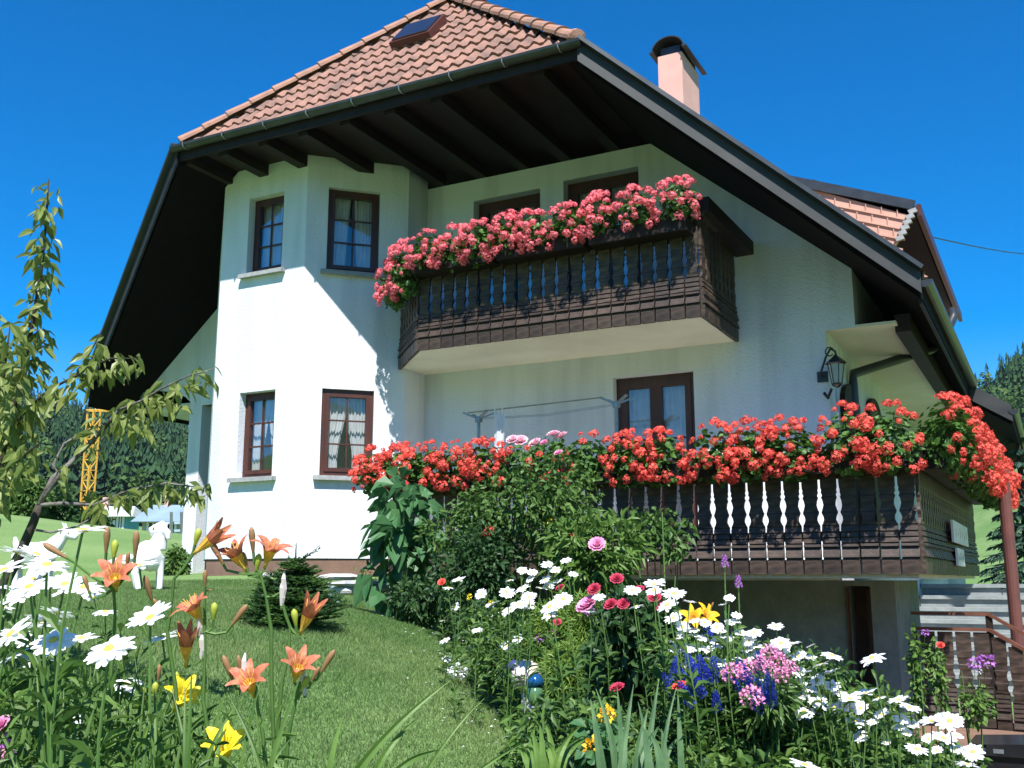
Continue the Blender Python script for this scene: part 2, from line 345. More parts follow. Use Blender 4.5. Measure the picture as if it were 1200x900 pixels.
# grass blades on the near lawn
def in_bed(x, y):
    for i in range(12):
        a = bed_edge(i/12); b = bed_edge((i+1)/12)
        if b[1] <= y <= a[1]:
            f = (y-b[1])/(a[1]-b[1]+1e-9); return x > b[0]*(1-f)+a[0]*f+.25
    return y < 9.6 and x > -1.3
n = 420000
r = 3.0+9.5*rng.random(n)**.8; a = R(27.75)+np.radians(rng.uniform(-14, 27, n)) 
gx = -np.sin(a)*r; gy = np.cos(a)*r
keep = np.array([not in_bed(x, y) for x, y in zip(gx, gy)]) & ~((gx > -9.95) & (gy > 10.1)) & (gy < 11.5)
gx, gy = gx[keep], gy[keep]; n = len(gx); z0 = gz(gx, gy)
P = np.stack([gx, gy, z0], 1); hd = rng.uniform(0, 6.28, n); w = .0014+.0012*rng.random(n)+r[keep]*.00012; h = .014+.018*rng.random(n)
hh = np.where(np.sin(gx*2.1+np.sin(gy*1.7)*1.3)*np.sin(gy*2.3) > .2, 1.15, .9); h *= hh
sx = np.cos(hd)*w; sy = np.sin(hd)*w; lean = rng.normal(size=(n, 2))*.010
V = np.stack([P+np.stack([sx, sy, sx*0], 1), P-np.stack([sx, sy, sx*0], 1), P+np.stack([lean[:, 0], lean[:, 1], h], 1)], 1).reshape(-1, 3)
me = bpy.data.meshes.new('grass_blades'); me.vertices.add(3*n); me.vertices.foreach_set('co', V.ravel())
me.loops.add(3*n); me.loops.foreach_set('vertex_index', np.arange(3*n)); me.polygons.add(n); me.polygons.foreach_set('loop_start', np.arange(n)*3); me.polygons.foreach_set('loop_total', np.full(n, 3))
me.update(); me.validate(); me.materials.append(leafmat('grass_blades', (.12, .215, .06), (.20, .28, .10), (.155, .245, .08), scale=1.1, trans=.45, rough=.6))
o = bpy.data.objects.new('lawn_grass', me); COL.objects.link(o); tag(o, 'short blades of grass on the lawn in front of the house', 'grass', kind='stuff')

# far wooded hillsides
def conifer(mb, x, y, z, h, w, mi=0):
    for l in range(8):
        f = l/8; zz = z+h*(.10+.86*f); r = w*(1-f)**.85
        for k in range(8 if l < 6 else 5):
            a = random.random()*6.28; rr = r*random.uniform(.65, 1.15); ca, sa = math.cos(a), math.sin(a); wd = rr*.34; dz = h*.03
            mb.add([(x, y, zz+h*.10), (x+ca*rr-sa*wd, y+sa*rr+ca*wd, zz-dz*random.random()), (x+ca*rr*1.15, y+sa*rr*1.15, zz-dz*1.6), (x+ca*rr+sa*wd, y+sa*rr-ca*wd, zz-dz*random.random())], [(0, 1, 2, 3)], mi)
def roundtree(mb, x, y, z, h, w, mi=0, k=4):
    for q in range(k):
        c = np.array((x+random.uniform(-.5, .5)*w, y+random.uniform(-.5, .5)*w, z+h*random.uniform(.3, .85)))
        rad = w*random.uniform(.35, .6); m = 20; u = unit(m); P = c+u*rad*(.75+.4*rng.random((m, 1)))
        for p, d in zip(P, u):
            A = Vector(d+rng.normal(size=3)*.4).orthogonal().normalized()*rad*.24; B = Vector(d).cross(A).normalized()*rad*.24
            p = Vector(p); e = random.uniform(.3, 1)
            mb.add([p+A, p+B*e, p-A*e, p-B], [(0, 1, 2, 3)], mi)
fm1 = mat('hill_conifers', (.018, .045, .022), (.045, .085, .035), rough=.9, scale=.12, spec=.05, c3=(.028, .062, .028))
fm2 = mat('hill_broadleaf', (.03, .07, .02), (.075, .12, .035), rough=.9, scale=.15, spec=.05)
def forest(name, th0, th1, r0, r1, cnt, label, clear=None):
    mb = MB()
    for i in range(cnt):
        th = R(random.uniform(th0, th1)); r = math.sqrt(random.uniform(r0*r0, r1*r1)); x = math.sin(th)*r; y = math.cos(th)*r
        if clear and clear(math.degrees(th), r): continue
        z = gzf(x, y)-.3
        if random.random() < .5: conifer(mb, x, y, z, random.uniform(8, 15), random.uniform(2.0, 3.2), mi=0)
        else: roundtree(mb, x, y, z, random.uniform(7, 11), random.uniform(3, 4.5), mi=1)
    tag(mb.build(name, [fm1, fm2]), label, 'forest', kind='stuff')
forest('hillside_forest', -64, -40, 165, 430, 4200, 'dark wooded hillside behind the crane and the distant houses')
forest('hillside_forest', -14, 10, 150, 330, 1500, 'dark spruce wood on the hilltop right of the roof', clear=lambda t, r: r < 215)

# ============================================================ HOUSE
HX, HY = -7.0, 14.0
house = thing('house', 'large white alpine house with brown tiled half-hipped roof, bay tower and geranium balconies', 'house', (HX, HY, 0))
Yw, Yf = 11.6, 10.15
def build_wall(mb, O, u, nrm, L, zb, zt, holes=(), extra=(), depth=.16, mi=0):
    O = Vector(O); u = Vector(u); nrm = Vector(nrm)
    zbf = zb if callable(zb) else (lambda s: zb); ztf = zt if callable(zt) else (lambda s: zt)
    us = sorted(set([0, L]+[h[0] for h in holes]+[h[1] for h in holes]+list(extra)))
    P = lambda s, z: O+u*s+Vector((0, 0, z))
    for a, b in zip(us[:-1], us[1:]):
        hs = sorted([h for h in holes if h[0] <= a+1e-6 and h[1] >= b-1e-6], key=lambda h: h[2])
        z0a, z0b = zbf(a+1e-5), zbf(b-1e-5)
        for h in hs:
            mb.quad(P(a, z0a), P(b, z0b), P(b, h[2]), P(a, h[2]), mi); z0a = z0b = h[3]
        mb.quad(P(a, z0a), P(b, z0b), P(b, ztf(b)), P(a, ztf(a)), mi)
    for h in holes:
        d = -nrm*(h[4] if len(h) > 4 else depth)
        c = [P(h[0], h[2]), P(h[1], h[2]), P(h[1], h[3]), P(h[0], h[3])]
        for i in range(4): mb.quad(c[i], c[(i+1) % 4], c[(i+1) % 4]+d, c[i]+d, mi)
roofz = lambda X: 5.32-.85*max(0, abs(X+6.98)-2.93)      # underside of the main roof
# main gable wall (upper part), bay sides, right step
u1 = Vector((1, 0, 0)); nf = Vector((0, -1, 0))
X0 = -13.1; wall = MB()
def ztw(s):
    X = X0+s; return min(5.62, roofz(X)+.12)
holesW = [(-6.70-X0, -5.68-X0, 2.98, 5.13, .17), (-5.34-X0, -4.29-X0, 2.98, 5.17, .17), (-4.69-X0, -3.66-X0, .25, 2.465, .13)]
def zbw(s):
    X = X0+s
    if X > -2.1: return 2.77
    if X > -10.86: return 0.0
    if X >= -11.76: return 2.66 + 0*X
    c = -12.75; r_ = 1.0                     # arch of the side loggia
    return 2.66+.0*X if abs(X-c) >= r_ else 2.0+math.sqrt(max(0, r_*r_-(X-c)**2))*.0+.66+.32*math.sqrt(max(0, 1-((X-c)/r_)**2))
build_wall(wall, (X0, Yw, 0), u1, nf, -1.78-X0, zbw, ztw, holesW, extra=[-10.86-X0, -11.22-X0, -11.221-X0, -11.76-X0]+[(-12.75+math.cos(k*math.pi/12))-X0 for k in range(13) if -12.75+math.cos(k*math.pi/12) > X0]+[-9.9-X0, -4.05-X0, -2.1-X0])
base = MB()
build_wall(base, (-10.0, Yw, 0), u1, nf, 10-1.55, -2.8, 0.0, [(10-2.03, 10-1.80, -1.75, -.06, .5)])
base.quad((-1.55, Yw, -2.8), (-1.55, 13.6, -2.8), (-1.55, 13.6, 0), (-1.55, Yw, 0))
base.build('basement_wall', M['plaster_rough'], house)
# the ground floor stops short of the right corner; its side wall runs back with an overhanging upper storey
wall.quad((-1.78, Yw, 2.77), (-1.78, 24, 2.77), (-1.78, 24, 3.55), (-1.78, Yw, 3.55))
wall.quad((-2.1, Yw, 0), (-2.1, 24, 0), (-2.1, 24, 2.77), (-2.1, Yw, 2.77))
wall.quad((-1.78, 24, -2), (-13.1, 24, -2), (-13.1, 24, 5.4), (-1.78, 24, 5.4))
wall_o = wall.build('wall', M['plaster'], house)
# side pillar and loggia, left
pl = MB(); pl.box((-11.78, Yw+.006, -.4), (-11.53, 11.95, 2.66))
pl.box((-13.1, Yw+.25, 2.7), (-10.9, 15.0, 2.78)); pl.box((-11.2, 12.3, -.4), (-11.0, 24, 3.0))
pl.build('loggia_pillar', M['plaster'], house)
# bay tower (octagonal)
A0 = Vector((-10.85, 11.12, 0)); A1 = Vector((-9.88, Yf, 0)); A2 = Vector((-8.42, Yf, 0)); A3 = Vector((-7.45, 11.12, 0)); A4 = Vector((-7.45, Yw, 0))
tw = MB(); s2 = math.sqrt(.5)
F1H = [(.46, 1.065, 1.31, 2.44, .14), (.46, 1.07, 4.07, 5.16, .14)]
L2 = (A3-A2).length
F2H = [(.29, .965, 1.31, 2.435, .06), (.285, .985, 4.02, 5.18, .10)]
build_wall(tw, A1, u1, nf, 1.46, .27, 5.64, F1H)
build_wall(tw, A2, (s2, s2, 0), (s2, -s2, 0), L2, .27, 5.64, F2H)
build_wall(tw, A3, (0, 1, 0), (1, 0, 0), .48, .27, 5.64)
build_wall(tw, A0, (s2, -s2, 0), (-s2, -s2, 0), (A1-A0).length, .27, 5.64)
tw.quad((-10.85, 11.12, .27), (-10.85, Yw, .27), (-10.85, Yw, 5.64), (-10.85, 11.12, 5.64))
tw.build('bay_tower_wall', M['plaster'], house)
pli = MB(); off = .035
pp = [(-10.83, Yw, 0), (-10.83, 11.13, 0), (-9.87, Yf+.02, 0), (-8.43, Yf+.02, 0), (-7.47, 11.12, 0), (-7.47, Yw, 0)]
for a, b in zip(pp[:-1], pp[1:]): pli.quad((a[0], a[1], -.8), (b[0], b[1], -.8), (b[0], b[1], .275), (a[0], a[1], .275))
pli.build('plinth', M['plinth'], house)

# windows: frame (brown), muntins; sub-parts pane and curtain
def window(O, u, nrm, w, z0, z1, depth, cols=2, rows=3, sashes=1, fw=.055, sw=.045, curtain='open', sill=False, munt=.02, label=None):
    u = Vector(u); nrm = Vector(nrm); O = Vector(O); up = Vector((0, 0, 1)); h = z1-z0
    f = MB(); back = -nrm*depth
    def bar(s0, s1, y0, y1, t0, t1, mi=0):   # in frame plane; t along normal
        c = O+u*(s0+s1)/2+up*(z0+(y0+y1)/2)+back+nrm*(t0+t1)/2
        f.obox(c, u*(s1-s0)/2, nrm*(t1-t0)/2, up*(y1-y0)/2, mi)
    bar(.002, fw, .002, h-.002, -.05, .02); bar(w-fw, w-.002, .002, h-.002, -.05, .02); bar(fw, w-fw, h-fw, h-.002, -.05, .02); bar(fw, w-fw, .002, fw, -.05, .02)
    iw = (w-2*fw)/sashes; panes = []
    for k in range(sashes):
        a = fw+k*iw; b = a+iw
        bar(a, a+sw, fw, h-fw, -.035, .035); bar(b-sw, b, fw, h-fw, -.035, .035); bar(a+sw, b-sw, fw, fw+sw*1.1, -.035, .035); bar(a+sw, b-sw, h-fw-sw, h-fw, -.035, .035)
        x0, x1, y0, y1 = a+sw, b-sw, fw+sw*1.1, h-fw-sw
        cc = cols
        for i in range(1, cc): xx = x0+(x1-x0)*i/cc; bar(xx-munt/2, xx+munt/2, y0, y1, .002, .022)
        for j in range(1, rows): yy = y0+(y1-y0)*j/rows; bar(x0, x1, yy-munt/2, yy+munt/2, .003, .023)
        panes.append((x0, x1, y0, y1))
    fo = f.build('window', M['frame'], house)
    if label: fo['label'] = label
    for (x0, x1, y0, y1) in panes:
        p = MB(); c = O+u*(x0+x1)/2+up*(z0+(y0+y1)/2)+back
        p.obox(c-nrm*.002, u*(x1-x0)/2, nrm*.002, up*(y1-y0)/2); p.build('pane', M['glass'], fo)
    # curtains
    for side in (0, 1):
        cu = MB(); nu_, nv_ = 26, 10; ww = (w-2*fw)
        for j in range(nv_+1):
            t = j/nv_     # 0 top
            if curtain == 'open':
                wd = .5-.17*min(1, max(0, (t-.25)/.5))
            elif curtain == 'full': wd = .5
            else: wd = .46-.10*t
            for i in range(nu_+1):
                s = i/nu_*wd*ww; s = fw+s if side == 0 else w-fw-s
                q = O+u*s+up*(z1-fw-(h-2*fw)*t*.99)+back-nrm*(.10+.013*math.sin(i*1.55)+.008*math.sin(i*.7+t*3))
                cu.V.append(tuple(q))
        for j in range(nv_):
            for i in range(nu_): a = j*(nu_+1)+i; cu.F.append((a, a+1, a+nu_+2, a+nu_+1)); cu.I.append(0)
        cu.build('curtain', M['curtain'], fo, smooth=True)
    if sill:
        sm = MB(); c = O+u*w/2+up*(z0-.03)+nrm*.025
        sm.obox(c-nrm*(.035), u*(w/2+.075), nrm*(.085), up*.025); sm.obox(c+nrm*.05-up*.012, u*(w/2+.075), nrm*.006, up*.02)
        sm.build('sill', M['sill'], fo)
    return fo
def fwin(A, u, n, H, **k): return window(Vector(A)+Vector(u)*H[0], u, n, H[1]-H[0], H[2], H[3], H[4], **k)
fwin(A1, u1, nf, F1H[0], sill=True, curtain='open'); fwin(A1, u1, nf, F1H[1], sill=True, curtain='full')
u45 = (s2, s2, 0); n45 = (s2, -s2, 0)
fwin(A2, u45, n45, F2H[0], sill=True, curtain='open'); fwin(A2, u45, n45, F2H[1], sill=True, curtain='half')
for H, c in zip(holesW, (('half'), ('half'), ('half'))):
    fwin((X0, Yw, 0), u1, nf, H, cols=1, rows=(3 if H[2] < 1 else 2), sashes=2, curtain=c, fw=.07, sw=.075)
# cellar door in its niche
cd = MB(); cd.box((-2.03, 12.0, -1.75), (-1.80, 12.05, -.07)); cd.box((-1.86, 11.72, -1.75), (-1.81, 12.0, -.1)); cd.box((-2.05, 11.57, -1.75), (-2.03, 11.66, -.07))
cd.build('cellar_door', mat('brown_cellar_door', (.10, .045, .02), (.06, .03, .015), rough=.5), house)
# side wall: arched dark shutters
for yy, hh in ((12.75, 2.33), (14.6, 2.45)):
    sh = MB(); pts = []
    for k in range(9): a = math.pi*k/8; pts.append((-2.097, yy-.55*math.cos(a), hh-.30+.30*math.sin(a)))
    pts = [(-2.097, yy-.55, .3)]+pts+[(-2.097, yy+.55, .3)]
    sh.prism(pts, (.06, 0, 0)); sho = sh.build('shutter', M['beam'], house)

# ------------------------------------------------------------ roof
Ye = 9.3; ZE = 5.66; RX0 = -6.98; RZ0 = 8.12; YP = 11.43
sl = .85
def tile_field(mb, O, ud, vd, nv, Lu, Lv, inside, wave=.177, row=.32, amp=.030, sub=6, mi=0):
    O = Vector(O); ud = Vector(ud).normalized(); vd = Vector(vd).normalized(); nv = Vector(nv).normalized()
    nu_ = int(Lu/wave*sub); du = wave/sub; nr = int(math.ceil(Lv/row))
    prof = [max(-.35, math.cos(2*math.pi*k/sub)) for k in range(sub)]
    for j in range(nr):
        v0 = j*row; v1 = v0+row+.03; jit = [random.uniform(-.006, .006) for _ in range(nu_//sub//2+3)]
        run = []
        for i in range(nu_+1):
            uu = i*du
            ok = inside(uu, v0+row*.4)
            if ok: run.append(i)
            if (not ok or i == nu_) and len(run) > 1:
                b = len(mb.V)
                for i2 in run:
                    a = prof[i2 % sub]*amp; jj = jit[i2//(sub*2)]
                    mb.V.append(tuple(O+ud*i2*du+vd*v0+nv*(a+.040+jj*.6))); mb.V.append(tuple(O+ud*i2*du+vd*v1+nv*(a+.004))); mb.V.append(tuple(O+ud*i2*du+vd*(v0+.003)+nv*(a+.012)))
                for k in range(len(run)-1):
                    c = b+3*k; mb.F.append((c, c+3, c+4, c+1)); mb.F.append((c+2, c+5, c+3, c)); mb.I += [mi, mi]
            if not ok: run = []
# hip plane
hv = Vector((0, YP-Ye, RZ0-ZE)); Lh = hv.length; hn = Vector((1, 0, 0)).cross(hv).normalized()
hw = 2.86
def tri(u, v): c = hw; return abs(u-c) < hw*(1-v/Lh)+.02 and v < Lh
t = MB(); tile_field(t, (RX0-hw, Ye, ZE), (1, 0, 0), hv, hn, 2*hw, Lh, tri)
t.build('hip_roof_tiles', M['tile'], house)
# main slopes: plan polygon of each side, tiles run down the slope
def yfront(dx): return Ye+.47*max(0, dx-2.93)      # verge slants back towards the eave
for sgn, DX in ((-1, 6.15), (1, 6.0)):
    vd = Vector((-sgn*1.0, 0, sl)); Ls = DX*math.sqrt(1+sl*sl); nn = Vector((sgn*sl, 0, 1)).normalized()
    O = Vector((RX0+sgn*DX, 9.3, RZ0-sl*DX))
    def ins(u, v, sgn=sgn, DX=DX):
        dx = DX-v/math.sqrt(1+sl*sl); y = 9.3+u
        if dx < 2.9: return y > YP-(YP-Ye)*dx/2.9 + .02
        return y > yfront(dx)+.02
    t = MB(); tile_field(t, O, (0, 1, 0), vd, nn, 15, Ls, ins, wave=.24, row=.40, sub=4)
    t.build('roof_tiles', M['tile'], house)
    # solid slab below: dark underside
    sb = MB(); top = lambda X, Y, k: Vector((X, Y, RZ0-sl*abs(X-RX0)-k))
    xe = RX0+sgn*DX; xm = RX0+sgn*2.93
    pl_ = [(RX0, YP), (xm, Ye), (xe, yfront(DX)), (xe, 24.3), (RX0, 24.3)]
    up_ = [top(x, y, .01) for x, y in pl_]; dn_ = [top(x, y, .25) for x, y in pl_]; n_ = len(pl_)
    sb.add(up_+dn_, [tuple(range(n_)), tuple(range(2*n_-1, n_-1, -1))]+[(i, (i+1) % n_, n_+(i+1) % n_, n_+i) for i in range(n_)])
    sb.build('roof_underside', M['soffit_dark'], house)
    # verge board
    vb = MB(); a = Vector((xm-sgn*.02, Ye-.03, RZ0-sl*2.93+.03)); b = Vector((xe, yfront(DX)-.03, RZ0-sl*DX+.03))
    dn = Vector((0, 0, -.22)); th = Vector((0, -.035, 0))
    vb.prism([a, b, b+dn, a+dn], th)
    vb.build('verge_board', M['fascia'] if sgn > 0 else M['gutter'], house)
    vt = MB(); vt.beam(a+Vector((0, -.03, .03)), b+Vector((0, -.03, .03)), .16, .045); vt.build('verge_flashing', M['gutter'], house)
    if False:   # purlin ends / lower dark beam along verge underside
        pb = MB(); pb.beam(a+Vector((-.25, .5, -.42)), b+Vector((-.1, .45, -.42)), .18, .2); pb.build('verge_rafter', M['beam'], house)
# ridge and hip caps
def caps(a, b, r=.10, step=.36, endcap=False):
    a = Vector(a); b = Vector(b); d = (b-a); n = int(d.length/step); mb = MB(); ax = d.normalized()
    for k in range(n+1):
        p = a+ax*k*step; q = p+ax*(step+.05)
        if k == n: q = b
        if (q-p).length < .05: continue
        sd = ax.cross(Vector((0, 0, 1))).normalized(); up = sd.cross(ax)
        vs = []
        for (c, rr, dz) in ((p, r*1.12, .012), (q, r*.92, 0)):
            for i in range(9):
                an = -.25+(math.pi+.5)*i/8; vs.append(c+sd*rr*math.cos(an)+up*(rr*math.sin(an)*.8+dz))
        mb.add(vs, [(i, i+1, 10+i, 9+i) for i in range(8)]+[tuple(range(9))])
    mb.build('hip_ridge_tiles', M['tile_ridge'], house)
caps((RX0-2.88, Ye-.02, ZE+.05), (RX0, YP, RZ0+.06)); caps((RX0+2.88, Ye-.02, ZE+.05), (RX0, YP, RZ0+.06))
caps((RX0, YP, RZ0+.06), (RX0, 24.3, RZ0+.06), r=.11)
ec = MB(); ec.lathe([(.02, -.03), (.105, 0), (.105, .05)], (RX0+2.90, Ye-.04, ZE+.045), n=14, axis=(-.75, .55, .6)); ec.build('hip_end_tile', M['tile_ridge'], house)
# under the hip: horizontal boards, beams, fascia and gutter
sf = MB(); sf.prism([(-9.90, Ye+.02, 5.60), (-4.06, Ye+.02, 5.60), (-4.06, Yw+.3, 5.60), (-9.90, Yw+.3, 5.60)], (0, 0, .03))
sf.build('eave_soffit', M['soffit'], house)
for x in (-9.82, -9.18, -8.51, -7.87, -7.22, -6.57, -5.92, -5.29, -4.60):
    bm_ = MB(); bm_.box((x-.075, Ye+.06, 5.44), (x+.075, Yw-.0, 5.597)); bm_.build('eave_beam', M['beam'], house)
fb = MB(); fb.box((-9.93, Ye-.02, 5.48), (-4.04, Ye+.02, 5.66)); fb.build('eave_fascia', M['beam'], house)
def gutter(a, b, r=.065, name='gutter', m='gutter'):
    a = Vector(a); b = Vector(b); ax = (b-a).normalized(); sd = ax.cross(Vector((0, 0, 1))).normalized(); mb = MB(); vs = []
    for c in (a, b):
        for rr in (r, r-.008):
            for i in range(9): an = math.pi+math.pi*i/8; vs.append(c+sd*rr*math.cos(an)+Vector((0, 0, rr*math.sin(an))))
    fs = [(i, i+1, 18+i+1, 18+i) for i in range(8)]+[(9+i, 27+i, 28+i, 10+i) for i in range(8)]+[(0, 18, 27, 9), (8, 17, 35, 26)]+[tuple(range(9)), tuple(range(18, 27))[::-1]]
    mb.add(vs, fs); return mb
gm = gutter((-9.95, Ye-.075, 5.655), (-4.02, Ye-.075, 5.655), r=.072); g_o = gm.build('gutter', M['gutter'], house)
for k in range(9):
    x = -9.7+k*.68; br = MB(); br.tube([(x, Ye-.16, 5.66), (x, Ye-.15, 5.60), (x, Ye-.08, 5.575), (x, Ye-.02, 5.60)], .008, n=4); br.build('gutter_bracket', M['galv'], g_o)
# skylight in the hip
sk = MB(); Pn = (RX0, Ye, ZE+.06); q = [onp(x, y, np.array(Pn)+np.array(hn)*.05, np.array(hn)) for x, y in ((461, 54), (497, 46), (517, 22), (486, 29))]
c = sum(q, Vector())/4; uu = Vector((1, 0, 0)); vv = hv.normalized(); cx = (max(p.x for p in q)+min(p.x for p in q))/2
sk.obox(c, uu*.31, hn*.05, vv*.30); sko = sk.build('skylight', M['redframe'], house)
gp = MB(); gp.obox(c+hn*.06, uu*.27, hn*.012, vv*.26); gp.build('skylight_glass', M['skyglass'], sko)
# chimney
ch = MB(); ch.box((-5.50, 16, 5.5), (-5.06, 16.95, 9.10)); cho = ch.build('chimney', M['chimney'], house)
cc = MB()
for i in range(12):
    a0 = math.pi*i/12; a1 = math.pi*(i+1)/12; rx = .30; rz = .24
    p = lambda a, r: (-5.28+math.cos(a)*rx*r, 9.13+math.sin(a)*rz*r)
    (xa, za), (xb, zb_) = p(a0, 1), p(a1, 1); (xc, zc), (xd, zd) = p(a1, .92), p(a0, .92)
    cc.prism([(xa, 15.88, za+.02), (xb, 15.88, zb_+.02), (xc, 15.88, zc+.02), (xd, 15.88, zd+.02)], (0, 1.2, 0))
cc.box((-5.62, 15.88, 9.13), (-5.54, 17.08, 9.16)); cc.box((-5.02, 15.88, 9.13), (-4.94, 17.08, 9.16)); cc.box((-5.46, 16.04, 9.10), (-5.10, 16.9, 9.26))
cc.build('chimney_cap', M['gutter'], cho)
# right eave: gutter, lower rear roof, downpipe
XE = RX0+6.0
gutter((XE+.03, yfront(6.0), 2.98), (XE+.05, 16.9, 2.95), r=.075).build('gutter', M['gutter'], house)
fe = MB(); fe.box((XE-.04, yfront(6)+.02, 2.74), (XE-.01, 16.9, 2.96)); fe.build('eave_fascia', M['beam'], house)
lr = MB(); a = Vector((XE-.1, 16.9, 2.99)); b = Vector((-.42, 16.9, 2.55))
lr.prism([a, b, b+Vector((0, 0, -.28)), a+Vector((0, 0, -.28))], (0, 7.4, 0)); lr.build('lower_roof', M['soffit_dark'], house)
lv = MB(); lv.prism([a+Vector((0, -.01, .03)), b+Vector((0, -.01, .03)), b+Vector((0, -.01, -.22)), a+Vector((0, -.01, -.22))], (0, -.03, 0)); lv.build('verge_board', M['fascia'], house)
gutter((-.40, 16.85, 2.5), (-.40, 24, 2.5), r=.07).build('gutter', M['gutter'], house)
dp = MB(); q1 = atX(1117, 372, XE+.04); q4 = atX(1000, 438, -2.03); q3 = atY(1092, 409, q1.y-.5)
dp.tube([q1+Vector((0, .05, .12)), q1, q1.lerp(q3, .35)+Vector((.01, 0, -.04)), q1.lerp(q3, .75)+Vector((.01, 0, -.03)), q3, q3.lerp(q4, .5), q4, (-2.035, q4.y-.03, q4.z-.15), (-2.035, q4.y-.03, .2)], .058, n=10)
dp.build('downpipe', M['gutter'], house, smooth=True)
# overhanging upper storey underside (cream) and the dark eave box beside it
uh = MB(); uh.box((-2.1, Yw+.004, 2.768), (-1.35, 20, 2.80)); uh.build('porch_ceiling', M['plaster_cream'], house)
eb = MB(); eb.box((-1.38, Yw+.15, 2.70), (-1.22, 22, 2.90)); eb.build('eave_purlin', M['beam'], house)
# shed dormer on the right slope
dm = MB(); yd = 13.9
pts = [atY(952, 218, yd), atY(1068, 247, yd), atY(1050, 285, yd)]
tl, tr_, br_ = pts
back = Vector((-3.1, 0, 0))
cheek = [tl, tr_, br_, br_+Vector((-1.2, 0, -.6)), tl+Vector((-.6, 0, -.9))]
dm.prism(cheek, (0, .1, 0)); dmo = dm.build('dormer', M['pinktile'], house)
sd_ = MB()
dirv = (tr_-tl).normalized()
for k in range(1, 6):
    d0 = Vector((0, 0, -.13*k)); a = tl+d0*1.15+Vector((-.2, -.012, 0)); b = tr_+d0+Vector((-.035*k, -.012, 0)); sd_.beam(a, b, .02, .02)
    for j in range(7):
        p = a.lerp(b, (j+.5*(k % 2))/7.2); sd_.beam(p, p+Vector((0, -.0, .12)), .012, .012, up=(0, 1, 0))
sd_.build('shingle_joints', M['pinktile'], dmo)
fl = MB(); fl.beam(tl+Vector((-.3, -.02, .13)), tr_+Vector((.04, -.02, .06)), .05, .13); fl.build('dormer_flashing', M['gutter'], dmo)
fl2 = MB()
for k in range(6): p = tr_.lerp(br_, (k+.3)/6)+Vector((.03, -.03, .0)); fl2.obox(p, (.05, 0, .012), (0, .03, 0), (-.012, 0, .028))
fl2.build('verge_tile_ends', M['sill'], dmo)
du = MB(); e0 = tr_+Vector((.06, 0, .05)); du.prism([tl+Vector((0, .0, .1)), e0, e0+Vector((-.02, 0, -.14)), tl+Vector((0, 0, -.05))], (0, 6.2, 0)); du.build('dormer_roof', M['beam'], dmo)
dw = MB(); dw.box((br_.x-.12, yd+.1, 3.0), (br_.x-.05, yd+6, br_.z+.3)); dw.build('dormer_front', M['beam'], dmo)
dg = MB(); dg.beam(e0+Vector((.03, 0, -.05)), e0+Vector((.05, 6.2, -.1)), .06, .16); dg.build('dormer_fascia', M['frame'], dmo)

# ============================================================ BALCONIES
BH = 1.10
def plank_data(w=.166, H=BH):
    """one sawn balcony plank: ledges at the foot, fretted edges above"""
    prof = []   # z, half width, front depth
    hw_ = w/2
    def P(z, g, d): prof.append((z, hw_-g, d))
    P(0, .006, .030); P(.135, .006, .034); P(.136, .006, .012); P(.152, .006, .012); P(.153, .006, .050); P(.24, .006, .022); P(.252, .006, .046); P(.275, .006, .040); P(.276, .006, .012)
    z = .288
    for k in range(3):
        P(z, .006, .034-.004*k); P(z+.038, .006, .026-.004*k); P(z+.039, .006, .006); P(z+.05, .006, .006); z += .052
    d0 = .014
    for (zz, gap) in [(.452, .007), (.47, .018), (.50, .030), (.53, .026), (.56, .012), (.575, .010), (.60, .020), (.64, .030), (.68, .024), (.71, .012), (.72, .020), (.74, .020), (.75, .011), (.78, .016), (.80, .010), (.84, .010), (1.06, .009), (H, .009)]:
        P(zz, gap, d0+(.006 if int(zz*14) % 2 else 0))
    mb = MB(); vs = []
    for (z, h, d) in prof: vs += [(-h, -d, z), (h, -d, z), (h, .012, z), (-h, .012, z)]
    n = len(prof)
    mb.add(vs, [(i*4+k, i*4+(k+1) % 4, (i+1)*4+(k+1) % 4, (i+1)*4+k) for i in range(n-1) for k in range(4)]+[(3, 2, 1, 0), (4*n-4, 4*n-3, 4*n-2, 4*n-1)])
    return data_of(mb, 'plank', M['plank'])
PD = plank_data()
def railing(parent, path, z0, rl, start=0):
    """planks, rails along a path of 2D points (viewed side = right hand of travel direction is outside)"""
    for a, b in zip(path[:-1], path[1:]):
        a = Vector((*a, 0)); b = Vector((*b, 0)); d = b-a; L = d.length; n = max(1, round(L/.171)); ang = math.atan2(d.y, d.x)
        for k in range(n):
            p = a+d*((k+.5)/n)
            o = bpy.data.objects.new('plank', PD); COL.objects.link(o); o.parent = parent; o.location = Vector((p.x, p.y, z0+random.uniform(-.002, .002)))-rl
            o.rotation_euler = (0, 0, ang); o.scale = (L/n/.171, 1, 1)
        ax = d.normalized(); out = Vector((ax.y, -ax.x, 0))
        r_ = MB()
        r_.beam(a+Vector((0, 0, z0+BH+.02))+out*.01-ax*.05, b+Vector((0, 0, z0+BH+.02))+out*.01+ax*.05, .13, .045)
        r_.build('handrail', M['plank'], parent)
        r2 = MB(); r2.beam(a+Vector((0, 0, z0+.35))-out*.05, b+Vector((0, 0, z0+.35))-out*.05, .05, .09); r2.beam(a+Vector((0, 0, z0+.93))-out*.05, b+Vector((0, 0, z0+.93))-out*.05, .05, .09)
        r2.build('cross_rail', M['plank_edge'], parent)
HL = Vector((HX, HY, 0))
